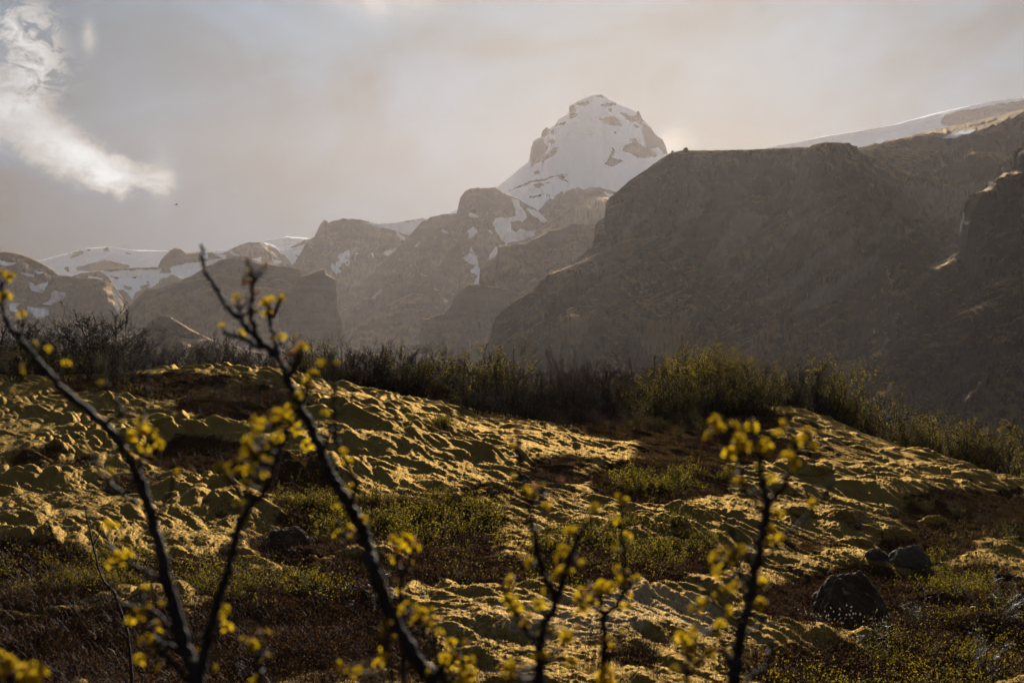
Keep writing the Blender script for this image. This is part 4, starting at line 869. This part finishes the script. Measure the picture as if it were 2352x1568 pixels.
def sapling(label, d0, stems, buds, seed, name='sapling', group=None):
    """stems: (list of (px, py), width0 px, width1 px, depth lean m); first stem runs down to the ground. buds: (px, py, size px)"""
    rg = np.random.default_rng(seed); segs = []
    first = stems[0][0]
    bx, by = first[0]; zb = float(base_z(np.array([0.0]), np.array([d0]))[0]) - .05
    xb = (bx - CX) / F * d0; root = empty(name, (xb + .02, d0, zb)); tag(root, label, 'sapling', group)
    base = np.array([xb + .02, d0, zb])
    def W3(px, py, d): return np.array([(px - CX) / F * d, d, (HY - py) / F * d])
    for k, (pts, w0, w1, lean) in enumerate(stems):
        n = len(pts); P = []
        for i, (px, py) in enumerate(pts):
            d = d0 + lean * i / max(1, n - 1) + (0 if i == 0 else rg.normal() * .012)
            if k > 0:      # start at the parent's own depth
                if i == 0:
                    c = np.array([(s[0] - px) ** 2 + (s[1] - py) ** 2 for S_ in segs for s in S_]); allp = [s for S_ in segs for s in S_]; d = allp[int(c.argmin())][2]; dst = d
                else: d = dst + lean * i / max(1, n - 1) + rg.normal() * .01
            P.append((px, py, d))
        P3 = [W3(*p) for p in P]
        wpx = np.linspace(w0, w1, n)
        if k == 0: P3 = [base, (base + P3[0]) / 2 + np.array([.015, 0, 0])] + P3; wpx = np.concatenate([[w0 * 1.25, w0 * 1.1], wpx])
        Q = smooth_path(P3, 7); t = np.linspace(0, 1, len(Q)); wid = (np.interp(t, np.linspace(0, 1, len(wpx)), wpx) * .92 + 1.6) / F * d0 / 2
        kn = 1 + .16 * pn(t * len(P3) * 2.1, t * 0 + k * 3.3, seed) + .65 * np.maximum(0, pn(t * len(P3) * 4.5, t * 0 + k, seed + 4)) ** 1.5
        Q[1:-1] += rg.normal(size=(len(Q) - 2, 3)) * .0020
        V, F4 = tube_arrays(Q, wid * kn, 8 if w0 > 10 else 6)
        Vl = V - base; o = mesh_np('trunk' if k == 0 else 'branch', Vl, [F4], M_BARKF, parent=root)
        dd = [(F * q[0] / q[1] + CX, HY - F * q[2] / q[1], q[1]) for q in Q]; segs.append(dd)
        # stubby spur shoots along the twig
    nm = len(segs); buds = list(buds)
    for q_ in range(min(nm * 8, 60) if d0 < 8 else 4):      # small side shoots ending in a bud
        S_ = segs[rg.integers(0, nm)]; a_ = np.array(S_[int(rg.uniform(.2, .97) * (len(S_) - 1))])
        if a_[1] > 1590: continue
        L_ = rg.uniform(14, 42); an = rg.uniform(-1.25, 1.25); e1 = a_[:2] + L_ * .5 * np.array([math.sin(an), -math.cos(an)]); an += rg.normal() * .35; e2 = e1 + L_ * .5 * np.array([math.sin(an), -math.cos(an)])
        Q = smooth_path([W3(*a_), W3(*e1, a_[2] + rg.normal() * .01), W3(*e2, a_[2] + rg.normal() * .02)], 3); k_ = 1 if d0 < 8 else .35
        V, F4 = tube_arrays(Q - base, np.linspace(2.6, 1.5, len(Q)) * k_ / F * d0, 5); mesh_np('twig', V, [F4], M_BARKF, parent=root)
        if d0 < 8 and rg.uniform() < .5 and len(buds) < 96: buds.append((e2[0], e2[1], rg.uniform(11, 20)) + ((1,) if rg.uniform() < .3 else ()))
        segs.append([(F * q[0] / q[1] + CX, HY - F * q[2] / q[1], q[1]) for q in Q])
    allp = [s for S_ in segs for s in S_]; arr = np.array(allp)
    for i, b in enumerate(buds[:100]):
        px, py, s = b[:3]; red = len(b) > 3
        j = int(((arr[:, 0] - px) ** 2 + (arr[:, 1] - py) ** 2 - arr[:, 1] * 0).argmin())
        dz = arr[j, 2]; p = W3(px, py, dz + rg.normal() * .015); q = W3(arr[j, 0], arr[j, 1], dz)
        L = np.linalg.norm(p - q)
        if L > .004:
            q2 = q + (p - q) * .5 + np.array([0, 0, -.1 * L]); tw = MB(); tw.tube(smooth_path([q - base, q2 - base, p - base], 3), np.linspace(.0032, .0022, 7), 5); tw.build('twig', M_BARKF, root)
        me = BM[rg.integers(4, 6)] if red else BM[rg.integers(0, 4)]
        o = bpy.data.objects.new('leaf_bud', me); C.objects.link(o); o.parent = root; o.location = p - base
        di = Vector(p - q + np.array([0, 0, .02])); o.rotation_euler = (di.to_track_quat('Z', 'Y').to_euler() if di.length > 1e-4 else (0, 0, 0))
        k = 1.05 * s / F * dz / (.022 if not red else .014); o.scale = (k, k, k)
    return root
def cl(*L):
    """clusters -> buds: (px, py, spread, n, size)"""
    out = []
    r = random.Random(len(L) * 31 + int(L[0][0]))
    for (x, y, s, n, sz) in L:
        for i in range(n): out.append((x + r.uniform(-s, s) * 1.5, y + r.uniform(-s, s) * 1.5, sz * r.uniform(.6, 1.08)))
    return out
sapling('dark forked sapling with yellow leaf buds standing left in the near foreground', 3.05, [
    ([(452, 1590), (445, 1540), (420, 1475), (398, 1390), (376, 1300), (352, 1200), (325, 1115), (300, 1062), (268, 1005), (225, 962), (150, 900), (90, 832), (42, 775), (16, 738), (6, 700), (2, 655)], 36, 9, .25),
    ([(462, 1545), (478, 1470), (500, 1385), (523, 1310), (543, 1235), (563, 1180), (601, 1135), (622, 1100), (634, 1055), (655, 1015), (672, 970)], 26, 9, -.2),
    ([(371, 1332), (299, 1298), (267, 1270), (250, 1242), (257, 1205)], 13, 7, .1), ([(408, 1450), (352, 1407), (330, 1397), (281, 1386), (260, 1361), (250, 1340)], 13, 7, -.1),
    ([(420, 1497), (359, 1470), (350, 1440)], 13, 8, .05), ([(440, 1568), (387, 1516), (366, 1482)], 16, 9, -.1), ([(318, 1160), (274, 1130), (246, 1101), (218, 1063), (205, 1028)], 12, 6, .1),
    ([(318, 1098), (327, 1052), (340, 1015), (350, 985)], 10, 6, .1), ([(235, 975), (278, 950), (271, 925), (255, 900), (246, 880)], 9, 5, -.1), ([(46, 778), (52, 755), (54, 728)], 8, 6, 0),
    ([(335, 1000), (330, 950), (338, 890), (340, 815)], 8, 4, .2), ([(470, 1500), (495, 1460), (507, 1420)], 9, 5, .05), ([(352, 1205), (385, 1150), (398, 1100)], 9, 5, .1)],
    cl((10, 640, 10, 3, 34), (18, 680, 8, 2, 34), (54, 722, 4, 1, 30), (78, 795, 3, 1, 26), (108, 798, 3, 1, 28), (150, 832, 3, 1, 26), (56, 850, 5, 2, 22), (238, 885, 5, 1, 24), (325, 985, 14, 4, 32), (352, 1012, 14, 5, 30), (335, 1045, 12, 3, 28),
       (300, 1035, 6, 1, 28), (258, 1085, 4, 1, 26), (206, 1035, 4, 1, 20), (400, 1085, 6, 2, 22), (257, 1200, 6, 2, 28), (265, 1285, 10, 4, 28), (300, 1280, 6, 1, 26), (330, 1350, 5, 2, 24), (372, 1385, 4, 1, 24), (300, 1415, 6, 2, 34), (330, 1412, 10, 4, 32), (352, 1440, 10, 3, 30),
       (345, 1485, 12, 4, 32), (322, 1510, 6, 1, 30), (365, 1535, 6, 1, 30), (510, 1405, 8, 2, 32), (515, 1438, 4, 1, 26), (490, 1535, 4, 1, 32), (450, 1500, 4, 1, 20),
       (600, 975, 8, 3, 34), (585, 1010, 14, 6, 34), (610, 1040, 18, 8, 34), (570, 1055, 10, 4, 32), (520, 1090, 10, 4, 36), (565, 1100, 12, 4, 34), (600, 1075, 16, 5, 32), (640, 965, 8, 3, 32), (650, 1000, 10, 3, 30), (558, 1150, 8, 1, 28), (520, 1165, 5, 1, 26), (582, 1250, 10, 4, 30), (595, 1165, 5, 1, 26)) + [(340, 812, 16, 1), (590, 1060, 20, 1), (52, 735, 16, 1)], 1)
sapling('tall dark sapling leaning left across the middle of the left half', 3.3, [
    ([(995, 1600), (977, 1549), (938, 1485), (893, 1400), (860, 1312), (845, 1258), (828, 1206), (800, 1160), (776, 1118), (752, 1075), (735, 1028), (716, 985), (694, 946), (678, 910), (663, 880), (653, 843), (622, 806), (577, 762), (543, 724), (510, 688), (485, 645), (471, 618), (466, 590), (463, 562)], 36, 7, .3),
    ([(600, 785), (580, 745), (577, 700), (582, 655), (578, 625), (567, 600)], 12, 6, -.1), ([(640, 825), (628, 775), (620, 740), (616, 705)], 12, 7, .1), ([(622, 730), (636, 706), (645, 684)], 9, 6, .03),
    ([(662, 868), (680, 838), (692, 800)], 12, 7, -.1), ([(600, 800), (569, 784), (530, 768), (512, 762)], 11, 7, .1), ([(805, 1168), (817, 1112), (795, 1060), (772, 1005), (768, 920), (764, 840), (764, 812)], 13, 5, -.15),
    ([(845, 1262), (815, 1240), (790, 1225), (775, 1205)], 9, 5, .1), ([(560, 742), (552, 720), (547, 700)], 8, 6, 0), ([(585, 650), (592, 638)], 7, 5, 0), ([(740, 1040), (756, 1000), (770, 980)], 8, 5, .1), ([(690, 935), (705, 890), (716, 860)], 8, 5, -.1)],
    cl((546, 690, 4, 2, 28), (610, 700, 6, 2, 26), (612, 722, 5, 2, 26), (645, 688, 5, 2, 28), (645, 772, 5, 2, 28), (690, 800, 4, 2, 28), (742, 830, 3, 1, 24), (775, 842, 4, 1, 20), (718, 856, 4, 1, 20), (704, 868, 4, 1, 24), (702, 893, 5, 2, 26), (690, 912, 6, 2, 28),
       (660, 965, 8, 3, 32), (685, 990, 6, 2, 30), (708, 1018, 4, 1, 30), (750, 950, 4, 1, 26), (785, 1045, 5, 1, 24), (795, 1065, 5, 2, 22), (772, 1165, 4, 1, 30), (806, 1118, 4, 1, 28), (830, 1190, 4, 1, 26), (775, 1233, 5, 2, 28), (570, 745, 3, 1, 18), (672, 950, 8, 3, 30)) + [(567, 600, 20, 1), (572, 652, 22, 1), (592, 675, 18, 1), (463, 575, 16, 1), (517, 705, 14, 1), (470, 620, 16, 1), (618, 745, 16, 1), (558, 650, 18, 1)], 2)
sapling('thin short budded shoot low in front of the leaning sapling', 3.2, [
    ([(1018, 1600), (1012, 1560), (1002, 1509), (995, 1457), (988, 1421)], 12, 6, .05), ([(1000, 1490), (970, 1450), (960, 1415)], 7, 5, 0), ([(1010, 1540), (1045, 1510), (1055, 1485)], 8, 5, .05)],
    cl((935, 1400, 8, 3, 30), (960, 1425, 10, 4, 30), (985, 1418, 8, 3, 30), (985, 1445, 8, 2, 28), (1010, 1450, 4, 1, 26), (1035, 1485, 4, 1, 28), (1030, 1520, 14, 5, 34), (1060, 1535, 14, 5, 34), (1075, 1550, 8, 3, 34), (985, 1540, 4, 1, 24), (1045, 1555, 10, 3, 34)), 3)
sapling('thin budded shoot at the foot of the leaning sapling', 3.2, [
    ([(905, 1600), (898, 1550), (890, 1500), (886, 1462), (878, 1430)], 9, 5, .05), ([(893, 1515), (880, 1500), (876, 1480)], 6, 4, 0)],
    cl((884, 1432, 4, 1, 24), (874, 1458, 4, 1, 26), (886, 1485, 4, 1, 20), (876, 1515, 6, 3, 28), (872, 1530, 5, 2, 28), (795, 1535, 6, 2, 34), (828, 1545, 8, 2, 32)), 4)
sapling('slender dark twig with three buds standing over the dark heath', 3.4, [
    ([(922, 1420), (919, 1381), (922, 1330), (915, 1290), (908, 1262)], 12, 6, 0), ([(922, 1325), (940, 1285), (948, 1262)], 8, 5, 0)],
    cl((900, 1240, 4, 2, 26), (908, 1284, 4, 1, 26), (938, 1248, 8, 3, 34), (950, 1258, 6, 2, 30)), 5)
sapling('small shoot with pinkish buds at the bottom beside the left sapling', 3.0, [
    ([(603, 1610), (600, 1560), (598, 1500), (596, 1456)], 9, 5, 0), ([(600, 1520), (584, 1500), (580, 1486)], 6, 4, 0)],
    cl((580, 1485, 5, 2, 26), (605, 1470, 4, 1, 22), (618, 1512, 4, 1, 22), (588, 1560, 5, 2, 26)) + [(596, 1452, 20, 1), (578, 1470, 14, 1)], 6)
sapling('dark sapling with many side shoots in the middle of the right half foreground', 3.1, [
    ([(1238, 1610), (1238, 1568), (1239, 1520), (1241, 1485), (1252, 1432), (1273, 1397), (1290, 1345), (1301, 1298), (1326, 1235), (1354, 1200), (1368, 1168)], 28, 8, .1),
    ([(1280, 1375), (1266, 1351), (1248, 1316), (1234, 1263), (1229, 1222), (1218, 1186), (1208, 1145), (1199, 1087), (1195, 1045), (1188, 985)], 18, 7, -.1),
    ([(1240, 1490), (1227, 1470), (1210, 1449), (1189, 1414), (1174, 1386), (1150, 1342)], 14, 7, .1), ([(1238, 1540), (1262, 1510), (1285, 1490), (1300, 1465)], 9, 5, -.1), ([(1215, 1170), (1240, 1150), (1258, 1130)], 7, 4, .1), ([(1300, 1310), (1320, 1300), (1330, 1305)], 8, 5, 0)],
    cl((1160, 1340, 8, 3, 28), (1172, 1370, 8, 3, 28), (1180, 1395, 8, 3, 28), (1188, 1410, 5, 2, 26), (1212, 1425, 5, 2, 28), (1243, 1385, 8, 3, 30), (1258, 1360, 5, 1, 24), (1330, 1303, 5, 2, 32), (1288, 1280, 5, 2, 26), (1290, 1320, 6, 2, 28), (1273, 1330, 5, 2, 28), (1298, 1310, 5, 2, 26), (1296, 1270, 4, 1, 26),
       (1316, 1220, 4, 2, 26), (1332, 1210, 4, 1, 24), (1365, 1170, 4, 2, 28), (1355, 1195, 4, 1, 22), (1225, 1228, 4, 1, 26), (1253, 1247, 4, 1, 26), (1215, 1293, 4, 2, 26), (1215, 1140, 5, 3, 28), (1200, 1130, 5, 1, 26), (1245, 1163, 4, 1, 26), (1188, 1090, 4, 1, 22), (1300, 1465, 8, 4, 30), (1312, 1470, 5, 2, 30), (1245, 1510, 10, 4, 30), (1175, 1525, 8, 4, 32), (1185, 1545, 6, 3, 32), (1310, 1520, 5, 3, 30), (1165, 1555, 6, 2, 30)) + [(1188, 982, 16, 1), (1192, 1000, 16, 1), (1288, 1102, 14, 1)], 7)
sapling('slim dark sapling with a lone upright shoot right of the many branched one', 3.35, [
    ([(1383, 1600), (1385, 1537), (1389, 1457), (1386, 1414), (1403, 1400), (1431, 1365), (1436, 1316), (1430, 1246), (1429, 1175), (1428, 1119)], 18, 5, .1),
    ([(1386, 1418), (1381, 1390), (1379, 1369), (1382, 1335)], 10, 6, -.05), ([(1380, 1405), (1362, 1390), (1347, 1372)], 8, 5, .05), ([(1431, 1362), (1450, 1345), (1468, 1333)], 7, 5, .05), ([(1388, 1520), (1408, 1500), (1415, 1475)], 8, 5, -.05)],
    cl((1382, 1338, 6, 3, 26), (1385, 1360, 8, 4, 26), (1405, 1345, 5, 2, 24), (1335, 1360, 5, 2, 26), (1357, 1378, 5, 2, 26), (1337, 1395, 7, 3, 26), (1318, 1378, 4, 1, 22), (1468, 1333, 4, 1, 24), (1440, 1345, 5, 2, 24), (1432, 1395, 5, 2, 24), (1438, 1372, 5, 1, 22), (1437, 1235, 4, 2, 26), (1417, 1200, 5, 2, 24), (1436, 1155, 5, 3, 28), (1424, 1140, 4, 1, 22), (1416, 1258, 4, 1, 20), (1440, 1318, 4, 1, 24),
       (1410, 1490, 4, 1, 28), (1385, 1550, 10, 4, 34), (1395, 1560, 8, 3, 32), (1350, 1540, 5, 1, 26), (1422, 1303, 4, 1, 20)) + [(1425, 1112, 14, 1), (1440, 1175, 14, 1)], 8)
sapling('dark sapling with a forked crown of yellow buds at the right', 2.95, [
    ([(1687, 1610), (1687, 1568), (1690, 1509), (1704, 1449), (1722, 1379), (1732, 1316), (1747, 1256), (1757, 1186), (1761, 1151), (1752, 1110), (1743, 1070), (1738, 1028), (1728, 985), (1716, 930)], 34, 8, .15),
    ([(1760, 1158), (1782, 1137), (1806, 1105), (1822, 1060), (1824, 1017), (1815, 965), (1798, 925)], 15, 7, -.15), ([(1742, 1290), (1771, 1270), (1785, 1245), (1806, 1224), (1831, 1207), (1877, 1154), (1915, 1105)], 10, 4, .15),
    ([(1735, 1310), (1722, 1285), (1708, 1263), (1683, 1231), (1680, 1210)], 10, 5, .1), ([(1710, 1440), (1694, 1425), (1659, 1393), (1630, 1369), (1595, 1326)], 10, 5, -.1), ([(1690, 1540), (1676, 1530), (1666, 1492), (1650, 1440)], 14, 6, .1),
    ([(1690, 1590), (1720, 1560), (1743, 1544), (1768, 1520), (1778, 1474)], 11, 6, -.1), ([(1757, 1180), (1722, 1140), (1704, 1105), (1701, 1052), (1683, 1024), (1645, 990)], 11, 6, .1), ([(1728, 1350), (1700, 1320), (1690, 1290), (1673, 1277)], 9, 5, -.05),
    ([(1745, 1075), (1752, 1040), (1755, 1010)], 8, 5, .05), ([(1823, 1050), (1845, 1030), (1860, 1012)], 7, 5, .05), ([(1700, 1460), (1740, 1440), (1752, 1415)], 8, 5, .05)],
    cl((1632, 975, 10, 5, 28), (1655, 985, 6, 3, 28), (1630, 1000, 5, 2, 26), (1692, 985, 5, 2, 26), (1700, 1015, 9, 5, 30), (1680, 1038, 5, 2, 30), (1725, 985, 5, 3, 28), (1752, 1022, 5, 3, 30), (1735, 1030, 4, 2, 28), (1758, 1042, 4, 2, 28), (1675, 1080, 4, 1, 28), (1698, 1112, 4, 2, 26), (1790, 1000, 4, 1, 22), (1815, 942, 4, 1, 20), (1802, 965, 3, 1, 18),
       (1858, 1002, 6, 3, 28), (1840, 1018, 6, 2, 28), (1862, 1032, 5, 2, 28), (1812, 1055, 6, 3, 30), (1820, 1075, 4, 2, 28), (1770, 1100, 5, 2, 26), (1745, 1080, 4, 1, 22), (1868, 1162, 5, 2, 26), (1785, 1186, 4, 2, 26), (1772, 1220, 5, 2, 30), (1770, 1245, 5, 2, 28), (1785, 1240, 5, 2, 26), (1700, 1262, 5, 3, 30), (1650, 1280, 7, 4, 30), (1672, 1282, 6, 3, 30), (1660, 1315, 8, 4, 32), (1640, 1315, 4, 1, 30), (1745, 1340, 4, 2, 28), (1690, 1350, 5, 3, 28), (1660, 1360, 5, 2, 24),
       (1605, 1390, 9, 5, 28), (1620, 1385, 6, 2, 28), (1640, 1365, 4, 1, 24), (1750, 1395, 6, 3, 28), (1678, 1412, 5, 2, 26), (1603, 1445, 5, 2, 30), (1652, 1435, 5, 2, 28), (1660, 1460, 8, 3, 28), (1778, 1470, 5, 3, 36), (1750, 1500, 6, 3, 32), (1780, 1505, 8, 4, 32), (1780, 1530, 4, 1, 26), (1915, 1108, 4, 2, 22)) + [(1716, 925, 14, 1), (1798, 925, 14, 1), (1740, 1500, 16, 1)], 9)
sapling('bunch of budded shoots at the bottom between the two right saplings', 3.0, [
    ([(1578, 1610), (1576, 1560), (1580, 1510), (1575, 1470)], 10, 6, 0), ([(1578, 1555), (1605, 1520), (1628, 1495)], 7, 5, 0)],
    cl((1575, 1470, 8, 4, 30), (1572, 1500, 8, 3, 30), (1590, 1485, 6, 2, 28), (1575, 1560, 6, 2, 28), (1628, 1495, 6, 3, 28), (1605, 1530, 5, 2, 26)), 10)
sapling('spray of leaf buds in the bottom left corner', 2.6, [
    ([(30, 1620), (25, 1580), (15, 1545), (8, 1510)], 10, 6, 0), ([(28, 1590), (60, 1570), (90, 1555)], 8, 5, 0)],
    cl((10, 1515, 12, 5, 40), (25, 1540, 14, 6, 40), (55, 1555, 14, 5, 38), (88, 1558, 12, 5, 38), (40, 1565, 12, 4, 38)) + [(85, 1540, 22, 1)], 11)
sapling('thin pale bare sapling stem in front of the bottom left scrub', 14.2, [
    ([(296, 1480), (290, 1440), (270, 1385), (262, 1360), (240, 1335), (228, 1310), (218, 1270), (205, 1215), (195, 1160)], 6, 1.5, .3), ([(270, 1385), (300, 1372), (318, 1362)], 3, 1, 0), ([(214, 1250), (230, 1222), (236, 1200)], 2.5, 1, 0), ([(290, 1440), (305, 1410), (316, 1385)], 3, 1.2, 0)], [], 12)

# catkins on the low willow in front of the boulder and left of the middle
def catkins(label, pts, d_lo, size, n, sx, sy, seed, stem=True):
    rg = np.random.default_rng(seed); cx, cy = pts; x0, y0 = at(cx, cy, 14, 50); z0 = float(ground_z(np.array([x0]), np.array([y0]), False)[0][0])
    root = empty('flowering_willow', (x0, y0, z0)); tag(root, label, 'shrub'); w = MB(); f = MB()
    for i in range(n):
        p = np.array([rg.normal() * sx * .5, rg.normal() * sx * .35, 0]); tip = p + np.array([rg.normal() * .05, rg.normal() * .05, sy * rg.uniform(.45, 1)])
        w.tube(smooth_path([p * .6 - np.array([0, 0, .03]), (p + tip) / 2 + rg.normal(size=3) * .015, tip], 3), np.linspace(.0035, .0015, 7), 3)
        u = rg.normal(size=3) * .4 + np.array([0, 0, 1]); u /= np.linalg.norm(u); L = size * rg.uniform(.7, 1.3)
        f.tube([tip, tip + u * L * .3, tip + u * L * .7, tip + u * L], np.array([.25, .5, .45, .12]) * size * .45, 6)
        N = 26; D = rg.normal(size=(N, 3)); V, T = leaves(np.repeat((tip + u * L * .5)[None], N, 0) + u * rg.uniform(-.45, .45, (N, 1)) * L, D, size * .5, rg); f.add(V, T=T)
    w.build('branches', M_BARK, root); f.build('catkins', M_CATKIN, root)
catkins('low willow with fluffy white catkins just below the large boulder', (1925, 1440), 0, .020, 46, .75, .30, 1)
catkins('few white catkins on thin stems over the dark heath left of the middle', (905, 1385), 0, .030, 6, .35, .22, 2)
catkins('scatter of tiny white catkins over the heath beside the leaning sapling', (800, 1360), 0, .012, 22, .9, .16, 3)

# a far bird in the left sky
def bird():
    d = 160.0; c = np.array([(405 - CX) / F * d, d, (HY - 470) / F * d]); b = MB()
    b.tube([(-.16, 0, -.02), (-.09, 0, 0), (.02, 0, .012), (.12, 0, .02), (.17, 0, .018)], [.008, .035, .05, .028, .006], 8)
    o = b.build('bird', M_BARK); o.location = c
    wv = MB()
    for s in (-1, 1):
        V = np.array([(.05, s * .03, .02), (-.06, s * .03, .02), (.07, s * .18, .09), (-.04, s * .18, .09), (.02, s * .36, .05), (-.03, s * .34, .05)]); V = np.vstack([V, V - [0, 0, .006]])
        wv.add(V, Q=[(0, 1, 3, 2), (2, 3, 5, 4), (6, 8, 9, 7), (8, 10, 11, 9), (0, 2, 8, 6), (2, 4, 10, 8), (1, 7, 9, 3), (3, 9, 11, 5), (4, 5, 11, 10)])
    w = wv.build('wings', M_BARK, o); o.rotation_euler = (0, 0, R(25)); tag(o, 'tiny dark bird flying in the left sky', 'bird')
bird()
